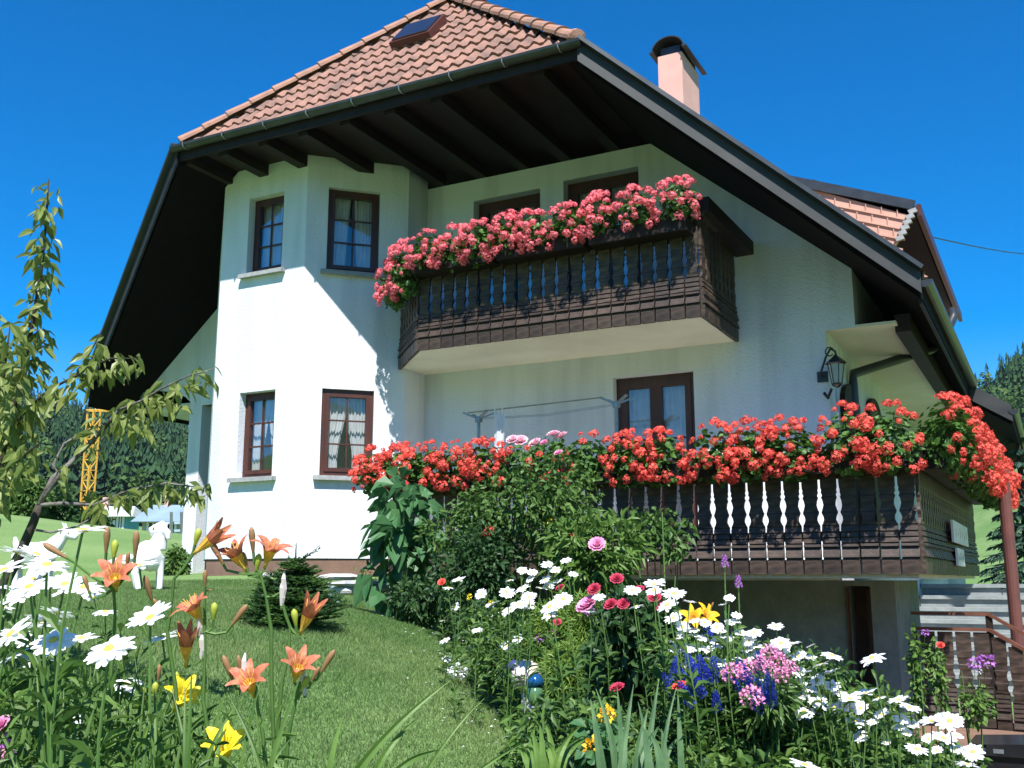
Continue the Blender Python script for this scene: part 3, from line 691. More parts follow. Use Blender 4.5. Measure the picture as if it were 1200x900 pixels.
# upper balcony
bal = MB()
poly = [(-7.44, 11.05), (-6.65, 10.26), (-3.14, 10.26), (-3.14, 11.598), (-7.44, 11.598)]
bal.prism([(x, y, 2.755) for x, y in poly], (0, 0, .19)); balo = bal.build('balcony', M['plaster_cream'], house)
balo['label'] = 'upper balcony with dark fretted planks and cream underside'
railing(balo, [(-7.49, 11.06), (-6.66, 10.22), (-3.11, 10.22), (-3.11, 11.55)], 2.735, HL)
sw = MB(); sw.beam((-3.08, 10.15, 3.95), (-2.98, 11.6, 3.86), .22, .16); sw.build('balcony_side_beam', M['beam'], balo)
# terrace
ter = MB()
tp = [(-7.3, 10.9), (-6.75, 9.96), (-1.12, 9.96), (-1.0, 15.1), (-1.56, 15.1), (-1.56, 11.59), (-7.4, 11.59)]
ter.prism([(x, y, .02) for x, y in tp], (0, 0, .17)); tero = ter.build('terrace', M['plaster_cream'], house)
tero['label'] = 'lower terrace with dark fretted planks running round the corner'
railing(tero, [(-7.28, 10.86), (-6.77, 9.92), (-1.08, 9.92), (-.97, 15.1)], .055, HL)
# planter boxes on the outside of the rails are things of their own (flower_box)
def flower_box(a, b, label, group):
    a = Vector(a); b = Vector(b); d = b-a; L = d.length; ax = d.normalized(); out = Vector((ax.y, -ax.x, 0)); mb = MB(); c = (a+b)/2
    w, h = .10, .07
    for sgn in (-1, 1): mb.obox(c+out*sgn*w, ax*L/2, out*.006, Vector((0, 0, h)))
    for e in (a, b): mb.obox(e, ax*.006, out*w, Vector((0, 0, h)))
    mb.obox(c-Vector((0, 0, h)), ax*L/2, out*w, Vector((0, 0, .006)))
    t_ = thing('flower_box', label, 'flower box', tuple(c-Vector((0, 0, h))), group)
    mb.build('box', M['beam'], t_); so_ = MB(); so_.obox(c+Vector((0, 0, h-.03)), ax*(L/2-.01), out*(w-.012), Vector((0, 0, .006))); so_.build('soil', M['soil'], t_)
UB = [((-7.30, 10.66, 3.70), (-6.72, 10.06, 3.70)), ((-6.60, 10.05, 3.70), (-5.50, 10.05, 3.70)), ((-5.44, 10.05, 3.70), (-4.34, 10.05, 3.70)), ((-4.28, 10.05, 3.70), (-3.16, 10.05, 3.70))]
for (a, b), l in zip(UB, ['short brown flower box on the chamfered left corner of the upper balcony', 'brown flower box on the upper balcony rail, next to the left corner', 'brown flower box in the middle of the upper balcony rail', 'brown flower box at the right end of the upper balcony rail']): flower_box(a, b, l, 'flower boxes on the balconies')
TB = [((-6.75, 9.76, 1.06), (-5.3, 9.76, 1.06)), ((-5.2, 9.76, 1.06), (-3.95, 9.76, 1.06)), ((-3.85, 9.76, 1.06), (-2.45, 9.76, 1.06)), ((-2.35, 9.76, 1.06), (-1.0, 9.76, 1.06)), ((-.93, 9.9, 1.06), (-.89, 12.2, 1.06)), ((-.885, 12.3, 1.06), (-.83, 15.0, 1.06))]
for (a, b), l in zip(TB, ['brown flower box on the terrace rail at its left end behind the roses', 'brown flower box on the terrace rail below the clothes airer', 'brown flower box on the terrace rail under the ground floor window', 'brown flower box on the terrace rail just left of the corner', 'brown flower box on the side rail of the terrace next to the corner', 'long brown flower box at the far end of the terrace side rail']): flower_box(a, b, l, 'flower boxes on the balconies')

# ------------------------------------------------------------ geraniums
def umbel(r=.045, nf=20, petal=.019):
    mb = MB()
    for i in range(nf):
        ph = math.acos(1-1.15*(i+.5)/nf)+random.uniform(-.15, .15); th = i*2.4+random.uniform(-.4, .4)
        d = Vector((math.sin(ph)*math.cos(th), math.sin(ph)*math.sin(th), math.cos(ph)*.8)); c = d*r*random.uniform(.6, 1.25)
        a = d.orthogonal().normalized(); q = Quaternion(d, random.random()*6)
        for k in range(5):
            e = (Quaternion(d, k*2*math.pi/5) @ (q @ a)); s_ = d.cross(e)
            t = c+d*.004; z_ = d*random.uniform(-.004, .006); mb.add([t, t+e*petal*.55+s_*petal*.40+z_, t+e*petal+z_*1.5, t+e*petal*.55-s_*petal*.40+z_], [(0, 1, 2, 3)])
    return mb
UMB = {}
for c_ in ('ger_red', 'ger_pink'): UMB[c_] = [data_of(umbel(random.uniform(.036, .046)), 'bloom', M[c_]) for _ in range(7)]
def ger_leaf_mesh(rx, ry, rz, n):
    mb = MB(); u = unit(n); rr = .35+.65*rng.random((n, 1))**.7; P = u*rr*np.array([rx, ry, rz])
    for p, d in zip(P, u):
        nn = Vector(d)+Vector((0, -.4, .7))+Vector(rng.normal(size=3)*.35); nn.normalize(); a = nn.orthogonal().normalized(); a = Quaternion(nn, random.random()*6) @ a; b = nn.cross(a); r = random.uniform(.022, .038); p = Vector(p)
        vs = [p-nn*.006]; m = 7
        for k in range(m): t = 2*math.pi*k/m; vs.append(p+(a*math.cos(t)+b*math.sin(t))*r*(1 if k else .35)+nn*random.uniform(-.002, .008))
        mb.add(vs, [(0, 1+k, 1+(k+1) % m) for k in range(m)])
    for k in range(12):
        d = Vector(unit(1)[0]); mb.tube([(0, 0, -rz*.3), (d.x*rx*.5, d.y*ry*.5, d.z*rz*.4), (d.x*rx*.95, d.y*ry*.95, d.z*rz*.9)], .004, n=3)
    return mb
GL = [data_of(ger_leaf_mesh(.24, .17, .20, 230), 'foliage', M['leaf_ger']) for _ in range(3)]
GLB = [data_of(ger_leaf_mesh(.24, .20, .30, 330), 'foliage', M['leaf_ger']) for _ in range(2)]
def geranium(c, rx, ry, rz, nb, colour, label, group, out=(0, -1), big=False, droop=0):
    c = Vector(c); t = thing('geranium', label, 'geranium', tuple(c-Vector((0, 0, .1))), group)
    ff = link_mesh('foliage', random.choice(GLB if big else GL), t, (0, 0, .1), (0, 0, random.choice((0, math.pi))+math.atan2(out[1], out[0])+math.pi/2)); ff.scale = (rx/.24, ry/(.20 if big else .17), rz/(.30 if big else .20))
    o3 = Vector((out[0], out[1], 0)); sd = Vector((-out[1], out[0], 0)); done = []
    tries = 0
    while len(done) < nb and tries < nb*30:
        tries += 1
        th = random.uniform(-1.25, 1.25); ph = random.uniform(-.75, 1.45)
        d = (o3*math.cos(th)+sd*math.sin(th))*math.cos(ph)+Vector((0, 0, math.sin(ph)))
        q = Vector((0, 0, 0))+sd*d.dot(sd)*rx*1.05+o3*d.dot(o3)*ry*1.12+Vector((0, 0, d.z*rz*1.12))
        if any((q-e).length < .060 for e in done): continue
        done.append(q); nrm = (d+Vector((0, 0, .45))+o3*.3).normalized()
        e = Vector((0, 0, 1)).rotation_difference(nrm).to_euler()
        link_mesh('bloom', random.choice(UMB[colour]), t, q*random.uniform(.95, 1.12)+Vector((0, 0, .1)), e, random.choice((.6, .8, .9, 1., 1.1, 1.25)))
    return t
# upper balcony: eleven plants from the chamfer to the right end
pos = [(-7.12, 10.40, 3.80), (-6.78, 10.12, 3.85), (-6.38, 10.0, 3.92), (-6.04, 10.0, 3.90), (-5.68, 10.0, 3.91), (-5.32, 10.0, 3.93), (-4.94, 10.0, 3.93), (-4.54, 10.0, 3.94), (-4.14, 10.0, 3.96), (-3.72, 10.0, 3.97), (-3.26, 10.0, 3.99)]
for i, p in enumerate(pos):
    big = i < 2
    lab = f'{ORD[i]} pink-red geranium from the left on the upper balcony' if i not in (0, 10) else ('pink-red geranium hanging over the left corner of the upper balcony' if i == 0 else 'pink-red geranium at the right end of the upper balcony')
    if i == 1: lab = 'second pink-red geranium from the left on the upper balcony, hanging low'
    geranium((p[0], p[1], p[2]-.06-(.08 if big else 0)), .25, .21, .35 if big else .245, (30 if big else 23), 'ger_pink', lab, 'geraniums on the upper balcony', (0, -1) if i > 1 else (-.6, -.8), big)
# terrace front
posT = [-6.85, -6.5, -6.15, -5.8, -5.4, -5.0, -4.6, -4.2, -3.75, -3.4, -2.85, -2.5, -2.15, -1.6, -1.25]
for i, x in enumerate(posT):
    z = 1.20 if i < 8 else 1.17
    nb = 24 if i not in (5, 6, 7) else 8
    rz = .26 if i < 10 else .29
    if i >= 13: z, rz, nb = 1.22, .32, 26
    geranium((x, 9.70, z), .29, .21, rz, nb+(3 if nb > 10 else 0), 'ger_red', f'{ORD[i]} coral geranium from the left along the front rail of the terrace' if i else 'coral geranium at the far left end of the terrace rail', 'coral geraniums along the terrace rail', (0, -1), i >= 12)
# terrace side
for i in range(13):
    y = 9.95+i*.41; x = -.86+i*.012
    geranium((x+.06, y, 1.27-.006*i), .25, .26, .33, 22, 'ger_red', f'{ORD[i]} coral geranium back from the corner on the side rail of the terrace' if i else 'large coral geranium on the right corner of the terrace', 'coral geraniums on the side rail of the terrace', (.75, -.66) if i < 2 else (.85, -.52), True)

# ============================================================ RIGHT SIDE: patio, stairs, fence, post
mb = MB(); mb.box((-4.2, 7.6, -1.9), (2.4, 13.9, -1.60)); o = mb.build('patio_paving', M['paving']); tag(o, 'brown paved landing in front of the cellar door', 'paving', kind='structure')
mb = MB(); mb.quad((-2.12, 13.6, -2.5), (-2.12, 24, -2.5), (-2.12, 24, 0), (-2.12, 13.6, 0)); mb.build('side_basement_wall', M['plaster'], house)
st = thing('garden_steps', 'grey concrete steps climbing beside the house under the terrace', 'steps', (-1.3, 16, -1.7))
for k in range(9):
    z = -.06-.185*k; y = 19.2-.30*k; mb = MB(); mb.box((-2.1, y-.32, z-.06), (-.35, y+.01, z)); mb.box((-2.1, y-.27, z-.19), (-.35, y-.25, z-.062)); mb.build('step', M['concrete'], st)
def fence_thing(name, label, path, zt, zb_, cat='railing'):
    t = thing(name, label, cat, (path[0][0], path[0][1], zb_[0]))
    rl = Vector(t.location)
    for i, (a, b) in enumerate(zip(path[:-1], path[1:])):
        za, zb2, ba, bb = zt[i], zt[i+1], zb_[i], zb_[i+1]; A = Vector((*a, 0)); B = Vector((*b, 0)); L = (B-A).length; n = max(1, round(L/.17)); ang = math.atan2(B.y-A.y, B.x-A.x)
        for k in range(n):
            f = (k+.5)/n; p = A.lerp(B, f); z0 = ba+(bb-ba)*f; h = za+(zb2-za)*f-z0
            o = bpy.data.objects.new('plank', PD); COL.objects.link(o); o.parent = t; o.location = Vector((p.x, p.y, z0))-rl; o.rotation_euler = (0, 0, ang); o.scale = (.98*L/n/.171, 1, h/BH)
        for dz, nm in ((.03, 'handrail'), (.20, 'top_bar')):
            m_ = MB(); m_.beam((a[0], a[1], za+dz), (b[0], b[1], zb2+dz), .07 if dz < .1 else .04, .035); m_.build(nm, M['plank_edge'], t)
    for (x, y), z1, z0 in zip(path, zt, zb_):
        m_ = MB(); m_.box((x-.035, y-.0, z0-.1), (x+.035, y+.07, z1+.21)); m_.build('post', M['beam'], t)
    return t
fa = atY(1056, 740, 12.8); fb_ = atY(1160, 740, 12.8)
fence_thing('plank_railing', 'dark fretted plank railing round the stairhead at the lower right', [(fa.x, 12.8), (fb_.x, 12.8), (fb_.x+1.3, 12.55)], [-.57, -.57, -1.35], [-1.58, -1.58, -2.3])
mb = MB(); mb.lathe([(.068, -1.62), (.068, 1.25)], (-.485, 13.1, 0), n=14); t = thing('support_post', 'tall red-brown round post at the outer corner of the terrace', 'post', (-.485, 13.1, -1.6))
mb.build('shaft', M['redpost'], t, smooth=False); mb = MB(); mb.box((-.585, 13.0, -1.6), (-.385, 13.2, -1.56)); mb.build('base_plate', M['galv'], t)
# black crate at the lower right corner
c = pd(1195, 905, 7.6); bx = thing('plastic_crate', 'black glossy lidded crate on the paving at the lower right corner', 'crate', (c.x, c.y, -1.6))
bx.rotation_euler = (0, 0, 0); zt = pd(1180, 874, 7.6).z
mb = MB(); mb.box((c.x-.33, c.y-.25, -1.6), (c.x+.33, c.y+.25, zt-.05)); mb.build('body', mat('black_plastic', (.008, .008, .01), (.015, .015, .018), rough=.2, spec=.6), bx)
mb = MB(); mb.prism([(c.x-.36, c.y-.28, zt-.05), (c.x-.30, c.y-.28, zt+.02), (c.x+.30, c.y-.28, zt+.06), (c.x+.36, c.y-.28, zt-.05)], (0, .56, 0)); mb.build('lid', mat('black_lid', (.01, .01, .012), (.02, .02, .022), rough=.15, spec=.6), bx)
for k in range(2): mb = MB(); mb.box((c.x-.27+k*.12, c.y-.284, zt-.03), (c.x-.20+k*.12, c.y-.281, zt+.0)); mb.build('latch', M['galv'], bx)
# signs on the terrace side
for (xa, ya, xb, yb, lab) in ((1115, 609, 1134, 641, 'larger white sign board on the side of the terrace, upper one'), (1120.5, 642, 1130, 664, 'small white sign board on the side of the terrace, lower one')):
    Xs = -.965; a = atX(xa, ya, Xs); b = atX(xb, yb, Xs); y0, y1 = min(a.y, b.y), max(a.y, b.y); z1 = max(a.z, b.z); z0 = min(a.z, b.z); z0 = z0 if z1-z0 < .8 else z1-.8
    t = thing('sign_board', lab, 'sign', (Xs, (y0+y1)/2, z0), 'white sign boards on the terrace side'); mb = MB(); mb.box((Xs-.012, y0, z0), (Xs+.012, y1, z1)); mb.build('panel', M['white'], t)
    mb = MB(); n_ = 6
    for k in range(n_):
        yy = y0+(y1-y0)*(k+1)/(n_+1); mb.box((Xs+.0125, yy-.02, z0+(z1-z0)*(.25+.1*(k % 2))), (Xs+.0145, yy+.015, z0+(z1-z0)*(.75-.12*((k+1) % 3))))
    mb.build('lettering', M['galv'], t)

# wall lantern
ln = thing('wall_lantern', 'black wrought iron lantern on a scroll bracket at the right corner of the facade', 'lantern', (-2.02, Yw, 2.2))
mb = MB(); mb.box((-2.22, Yw-.02, 2.18), (-2.10, Yw-.002, 2.30)); mb.tube([(-2.16, Yw-.01, 2.24), (-2.16, Yw-.12, 2.26), (-2.08, Yw-.2, 2.42), (-2.02, Yw-.24, 2.50), (-1.97, Yw-.24, 2.47), (-1.96, Yw-.24, 2.41)], .012, n=6)
mb.tube([(-2.15, Yw-.02, 2.05), (-2.10, Yw-.1, 1.98), (-2.05, Yw-.12, 2.08)], .018, n=6); mb.build('bracket', M['black'], ln)
mb = MB(); mb.tube([(-2.03+.045*math.cos(a), Yw-.24, 2.47+.05*math.sin(a)) for a in [k*.7 for k in range(9)]], .008, n=5); mb.build('scroll', M['black'], ln)
mb = MB(); mb.lathe([(.01, .10), (.10, .02), (.115, 0), (.10, -.01)], (-1.97, Yw-.24, 2.33), n=6); mb.build('roof_cap', M['black'], ln)
mb = MB(); mb.lathe([(.085, 0), (.05, -.22)], (-1.97, Yw-.24, 2.32), n=6); lg = mb.build('lamp_glass', M['lanternglass'], ln)
mb = MB()
for k in range(6): a = k*math.pi/3; mb.tube([(-1.97+.088*math.cos(a), Yw-.24+.088*math.sin(a), 2.32), (-1.97+.053*math.cos(a), Yw-.24+.053*math.sin(a), 2.10)], .006, n=4)
mb.lathe([(.06, 0), (.055, -.02), (.015, -.05)], (-1.97, Yw-.24, 2.11), n=6); mb.build('cage', M['black'], ln)
mb = MB(); mb.tube([(-1.985, Yw-.24, 2.08), (-1.985, Yw-.22, 1.0)], .014, n=6); mb.build('pole', M['galv'], ln)

# clothes airer on the terrace, cloth, pegs
ar = thing('clothes_airer', 'grey metal clothes airer standing on the terrace below the upper balcony', 'clothes airer', (-5.3, 10.9, .19))
for x, zt in ((-6.2, 1.99), (-4.37, 2.03)):
    mb = MB(); mb.tube([(x, 10.9, .19), (x, 10.9, zt)], .022, n=8); mb.build('upright', M['galv'], ar)
    mb = MB()
    for dx, dy in ((-.17, -.10), (.17, -.10), (-.15, .12), (.15, .12)): mb.beam((x, 10.9, zt-.03), (x+dx, 10.9+dy, zt+.05), .035, .02)
    mb.lathe([(.05, -.07), (.05, .0)], (x, 10.9, zt), n=8); mb.build('folding_arm', M['galv'], ar)
    mb = MB(); mb.box((x-.02, 10.6, .19), (x+.02, 11.2, .22)); mb.build('foot', M['galv'], ar)
mb = MB(); mb.tube([(-6.3, 10.80, 2.03), (-4.5, 10.80, 2.075)], .009, n=6); mb.build('top_rail', M['galv'], ar)
mb = MB()
for k, y in enumerate((10.86, 10.92, 10.98)): mb.tube([(-6.2, y, 1.97), (-5.3, y, 1.945), (-4.4, y, 2.0)], .003, n=4)
mb.build('clothes_line', M['galv'], ar)
cl = MB(); nx, nz_ = 8, 14
for j in range(nz_+1):
    for i in range(nx+1): cl.V.append((-5.93+.145*i/nx, 10.80+.012*math.sin(i*1.1+j*.2), 2.0-.62*j/nz_))
for j in range(nz_):
    for i in range(nx): a = j*(nx+1)+i; cl.F.append((a, a+1, a+nx+2, a+nx+1)); cl.I.append(0)
ct = thing('cloth', 'white cloth pegged to the clothes airer', 'cloth', (-5.86, 10.8, 1.4)); cl.build('fabric', M['curtain'], ct, smooth=True)
for x in (-5.91, -5.81): mb = MB(); mb.box((x-.008, 10.785, 1.97), (x+.008, 10.81, 2.06)); mb.build('peg', M['white'], ct)
mb = MB(); mb.obox((-5.67, 10.80, 1.98), (.02, 0, -.035), (0, .008, 0), (.007, 0, .004)); tag(mb.build('clothes_peg', M['white'], origin=(-5.67, 10.8, 1.98)), 'single white clothes peg hanging on the airer right of the cloth', 'clothes peg')
# power line
mb = MB(); a = pd(1075, 274, 24); b = pd(1260, 297, 46); pts = [a.lerp(b, k/10)-Vector((0, 0, .25*math.sin(math.pi*k/10))) for k in range(11)]; mb.tube(pts, .018, n=5)
tag(mb.build('power_cable', M['black'], origin=tuple(b)), 'thin black power cable running from behind the dormer into the sky', 'cable')

# ============================================================ FAR BACKGROUND
def far_house(name, label, x0, x1, ywall, yroof, ybase, d, wallm, roofm, ridge_dx=.3, wins=3):
    a = pd(x0, ybase, d); b = pd(x1, ybase, d); c = (a+b)/2; h = (ybase-ywall)*d/FPX; hr = (ywall-yroof)*d/FPX; u = (b-a); u.z = 0; L = u.length; u.normalize(); v = Vector((-u.y, u.x, 0)); zb2 = gzf(c.x, c.y)-.2; z0 = c.z; D = L*.8
    t = thing(name, label, 'house', (c.x, c.y, zb2)); mb = MB(); c0 = c+v*D/2; zc = (zb2+z0+h)/2
    mb.obox(Vector((c0.x, c0.y, zc)), u*L/2, v*D/2, Vector((0, 0, (z0+h-zb2)/2))); mb.build('wall', wallm, t)
    mb = MB(); e = L/2+.5
    A_ = [c-u*e-v*.6, c+u*e-v*.6, c+u*e+v*(D+.6), c-u*e+v*(D+.6)]; A_ = [Vector((p.x, p.y, z0+h)) for p in A_]; r0 = c-u*e*.75+v*D/2; r1 = c+u*e*.75+v*D/2; r0.z = r1.z = z0+h+hr
    mb.add(A_+[r0, r1], [(0, 1, 5, 4), (2, 3, 4, 5), (1, 2, 5), (3, 0, 4), (0, 3, 2, 1)]); ro = mb.build('roof', roofm, t)
    mb = MB(); p = r0.lerp(r1, .3); mb.obox(p+Vector((0, 0, .1)), u*.18, v*.18, Vector((0, 0, .45))); mb.build('chimney', M['chimney'], ro)
    for k in range(wins):
        p = c-v*.06+u*((k+.5)/wins-.5)*L*.9; w_ = L/wins*.28
        f = MB(); zz = z0+h*.55
        for s_ in (-1, 1): f.obox(Vector((p.x, p.y, zz))+u*w_*s_, u*.07, v*.05, Vector((0, 0, .65)))
        f.obox(Vector((p.x, p.y, zz+.65)), u*w_, v*.05, Vector((0, 0, .06))); f.obox(Vector((p.x, p.y, zz-.65)), u*w_, v*.05, Vector((0, 0, .06))); f.obox(Vector((p.x, p.y, zz)), u*.04, v*.05, Vector((0, 0, .65)))
        fo = f.build('window', M['white'], t); g_ = MB(); g_.obox(Vector((p.x, p.y, zz))+v*.03, u*w_, v*.01, Vector((0, 0, .62))); g_.build('pane', M['skyglass'], fo)
    return t, c, u, v, L
bluerf = mat('blue_grey_roof', (.16, .23, .32), (.22, .30, .40), rough=.6, scale=.8)
teal = mat('teal_wall', (.12, .38, .40), (.16, .45, .46), rough=.8, scale=.5)
far_house('distant_house', 'distant house with blue-grey hipped roof seen between the goat figure and the pillar', 165, 232, 612, 590, 640, 60, mat('cream_far_wall', (.5, .48, .42), rough=.9), bluerf)
far_house('distant_house', 'distant low teal building with a pale roof below the crane', 100, 148, 606, 592, 630, 64, teal, mat('pale_roof', (.42, .46, .44), rough=.8), wins=4)
# scaffold in front of the blue-roofed house
t = thing('scaffolding', 'pale blue scaffolding with boards next to the distant blue-roofed house', 'scaffolding', tuple(pd(207, 640, 56)))
sm_ = mat('scaffold_boards', (.35, .45, .52), (.28, .38, .45), rough=.6)
for k in range(4): mb = MB(); mb.beam(pd(197, 613+9*k, 56), pd(222, 613+9*k, 56), .5, .12); mb.build('board', sm_, t)
for x in (201, 213): mb = MB(); mb.tube([pd(x, 600, 55.5), pd(x, 650, 55.5)], .09, n=5); mb.build('upright', M['galv'], t)
# crane
yel = mat('yellow_crane_paint', (.62, .36, .05), (.55, .30, .05), rough=.5)
c0 = pd(98, 640, 78); ctop = pd(99, 476, 78); H = ctop.z-c0.z; base = Vector((c0.x, c0.y, gzf(c0.x, c0.y)))
cr_ = thing('tower_crane', 'yellow lattice tower crane standing in front of the wooded hill', 'crane', tuple(base))
w = .33; mb = MB(); z = base.z; zt = ctop.z
cs = [(base.x+sx*w, base.y+sy*w) for sx, sy in ((-1, -1), (1, -1), (1, 1), (-1, 1))]
for x, y in cs: mb.beam((x, y, z), (x, y, zt), .10, .10, up=(0, 1, 0))
k = 0
while z < zt-.8:
    for i in range(4):
        a = cs[i]; b = cs[(i+1) % 4]; p, q = ((a, b) if (k+i) % 2 else (b, a)); mb.beam((p[0], p[1], z), (q[0], q[1], z+.8), .06, .06, up=(.3, .8, 0)); mb.beam((a[0], a[1], z), (b[0], b[1], z), .05, .05)
    z += .8; k += 1
mb.build('mast', yel, cr_)
mb = MB(); jd = Vector((.86, .5, 0)); j0 = Vector((base.x, base.y, zt))-jd*.5; sd = Vector((-.5, .86, 0))*.3
for dv in (sd, -sd): mb.beam(j0+dv, j0+jd*16+dv, .09, .09)
mb.beam(j0+Vector((0, 0, .7))+jd*1.5, j0+jd*16+Vector((0, 0, .5)), .09, .09)
for k in range(22):
    p = j0+jd*(k*.72); q = p+jd*.36+Vector((0, 0, .6)); mb.beam(p+sd, q, .04, .04, up=(.2, .9, .1)); mb.beam(q, p+jd*.72-sd, .04, .04, up=(.2, .9, .1)); mb.beam(p+sd, p-sd, .04, .04)
mb.build('jib', yel, cr_)
mb = MB(); mb.box((base.x-1, base.y-1, base.z-.3), (base.x+1, base.y+1, base.z+.4)); mb.build('ballast', M['concrete'], cr_)

def round_crown_tree(label, px_, ytop, ybot, hw_, d, lm, n, size, group, name='broadleaf_tree'):
    c = pd(px_, (ytop+ybot)/2, d); rx = hw_*d/FPX; rz = (ybot-ytop)/2*d/FPX; zb2 = gzf(c.x, c.y)
    t = thing(name, label, 'tree', (c.x, c.y, zb2), group)
    mb = MB(); mb.tube([(c.x, c.y, zb2-.2), (c.x+.1, c.y, (zb2+c.z)/2), (c.x, c.y, c.z+rz*.4)], [rx*.09, rx*.07, rx*.03], n=7)
    for k in range(6): dd = Vector(unit(1)[0]); mb.tube([(c.x, c.y, c.z-rz*.5), (c.x+dd.x*rx*.7, c.y+dd.y*rx*.7, c.z+abs(dd.z)*rz*.5)], [rx*.04, rx*.015], n=5)
    mb.build('trunk', M['bark_dark'], t); mb = MB()
    for k in range(9):
        dd = unit(1)[0]; blob_leaves(mb, (c.x+dd[0]*rx*.55, c.y+dd[1]*rx*.55, c.z+dd[2]*rz*.55), (rx*.5, rx*.5, rz*.5), n//9, size, shell=.5)
    mb.build('crown', lm, t); return t
G_ = 'bushy trees at the far edge of the lawn'
round_crown_tree('bushy green tree at the far left end of the lawn, cut by the picture edge', -12, 525, 632, 55, 31, M['leaf_dark'], 4200, .22, G_)
round_crown_tree('low round tree behind the white goat figure on the left lawn', 32, 560, 632, 32, 30, M['leaf'], 3000, .20, G_)
round_crown_tree('dark bush under the bare fork of the young tree at the far lawn edge', 70, 575, 634, 28, 31, M['leaf_dark'], 2400, .20, G_)
round_crown_tree('dark bush between the white goat figure and the crane foot', 105, 598, 640, 24, 29, M['leaf_dark'], 1500, .18, G_)
round_crown_tree('small leafy bush beside the loggia pillar behind the lamb figure', 205, 640, 690, 14, 15, M['leaf'], 900, .09, None, 'garden_bush')
round_crown_tree('tall dark tree on the slope behind the lawn at the left edge', -40, 440, 600, 60, 45, M['leaf_dark'], 4200, .30, G_)
# red flowers by the pillar in the distance
# spruce at the right edge
def spruce(label, px_, ytop, ybot, d, wbase, lm, n=1):
    b = pd(px_, ybot, d); tpt = pd(px_, ytop, d); zb2 = gzf(b.x, b.y); H = tpt.z-zb2
    t = thing('spruce_tree', label, 'tree', (b.x, b.y, zb2)); mb = MB(); mb.tube([(b.x, b.y, zb2-.2), (b.x, b.y, tpt.z)], [.14, .02], n=7); mb.build('trunk', M['bark_dark'], t)
    mb = MB(); Ps = []; Ds = []
    lv = int(H/.22)
    for l in range(lv):
        f = l/lv; z = zb2+H*(.06+.92*f); rr = wbase*(1-f)**.85
        for k in range(9):
            a = random.random()*6.28; Lb = rr*random.uniform(.7, 1.1); q0 = Vector((b.x, b.y, z)); e = Vector((math.cos(a), math.sin(a), -.18)); mb.tube([q0, q0+e*Lb], [.012, .004], n=3)
            m = int(6+Lb*16)
            for j in range(m):
                s_ = (j+1)/m; p = q0+e*Lb*s_+Vector((0, 0, -.12*s_*s_*Lb)); side = Vector((-e.y, e.x, 0)).normalized()
                for sg in (-1, 1): Ps.append(p); Ds.append(side*sg*.8+e*.7+Vector((0, 0, -.25+random.uniform(-.15, .15))))
    P = np.array([tuple(p) for p in Ps]); D = np.array([tuple(p) for p in Ds]); V, F = leaves_np(P, D, .16*(.6+.6*rng.random(len(P))), .28, .2); add_np(mb, V, F)
    mb.build('crown', lm, t)
spruce('blue-green spruce tree at the right edge beyond the terrace', 1214, 470, 745, 17, 1.0, M['spruce'])
spruce('smaller blue-green spruce behind the red-brown post', 1196, 560, 745, 22, 1.1, M['spruce'])

# ============================================================ GARDEN
def gpos(x, y, d): p = pd(x, y, d); return p, gzf(p.x, p.y)
def petal(mb, q, ang, L, Wd, ths, cup=.0, n=5, r0=0., mi=lambda t: 0, wp=lambda t: math.sin(math.pi*min(1, .12+.88*t)**.8)):
    """petal grown from the axis; ths(t) angle from the flower axis along its length; q = rotation of axis Z"""
    ca, sa = math.cos(ang), math.sin(ang); r = r0; z = 0.; rows = []
    for i in range(n+1):
        t = i/n; w = Wd*.5*max(.06, wp(t)); e = Vector((ca, sa, 0)); s = Vector((-sa, ca, 0))
        c = e*r+Vector((0, 0, z)); th = ths(t); nn = Vector((0, 0, 1))*math.sin(th)-e*math.cos(th)
        rows.append((c+s*w+nn*cup*w, c, c-s*w+nn*cup*w)); r += math.sin(th)*L/n; z += math.cos(th)*L/n
    for i in range(n):
        a, b = rows[i], rows[i+1]; m = mi((i+.5)/n)
        for k in range(2): mb.add([q @ a[k], q @ b[k], q @ b[k+1], q @ a[k+1]], [(0, 1, 2, 3)], m)
QI = Quaternion()
# ---- daisies
def daisy_head(np_=19, side=0.):
    mb = MB()
    for k in range(np_):
        a = 2*math.pi*k/np_+random.uniform(-.06, .06); th0 = random.uniform(1.25, 1.6)+side; L = random.uniform(.031, .037)
        petal(mb, QI, a, L, .0125, lambda t: th0+.35*t*random.uniform(.7, 1.2), n=3, r0=.006, wp=lambda t: (.75+.5*math.sin(math.pi*t*.8)) if t < .95 else .35)
    return mb
DH = [data_of(daisy_head(n_, s_), 'petals', M['petal_white']) for n_, s_ in ((19, 0), (21, .1), (18, -.15), (20, .2), (17, .05))]
_m = MB(); _m.lathe([(.0085, -.002), (.0085, .002), (.006, .0045), (.002, .005)], n=10); DD = data_of(_m, 'disc', M['disc'], smooth=True)
def stem_data(r=.0022, leaves=8, bend=.03, ls=.045, lm='stem', width=.22):
    mb = MB(); ph = random.random()*6; pts = [(bend*math.sin(ph+t*2.2)*t*(1-t)*4*.5, bend*math.cos(ph+t*2)*t*(1-t)*4*.5, t) for t in [k/6 for k in range(7)]]
    mb.tube(pts, [r*1.3]*3+[r]*4, n=4)
    return mb, pts
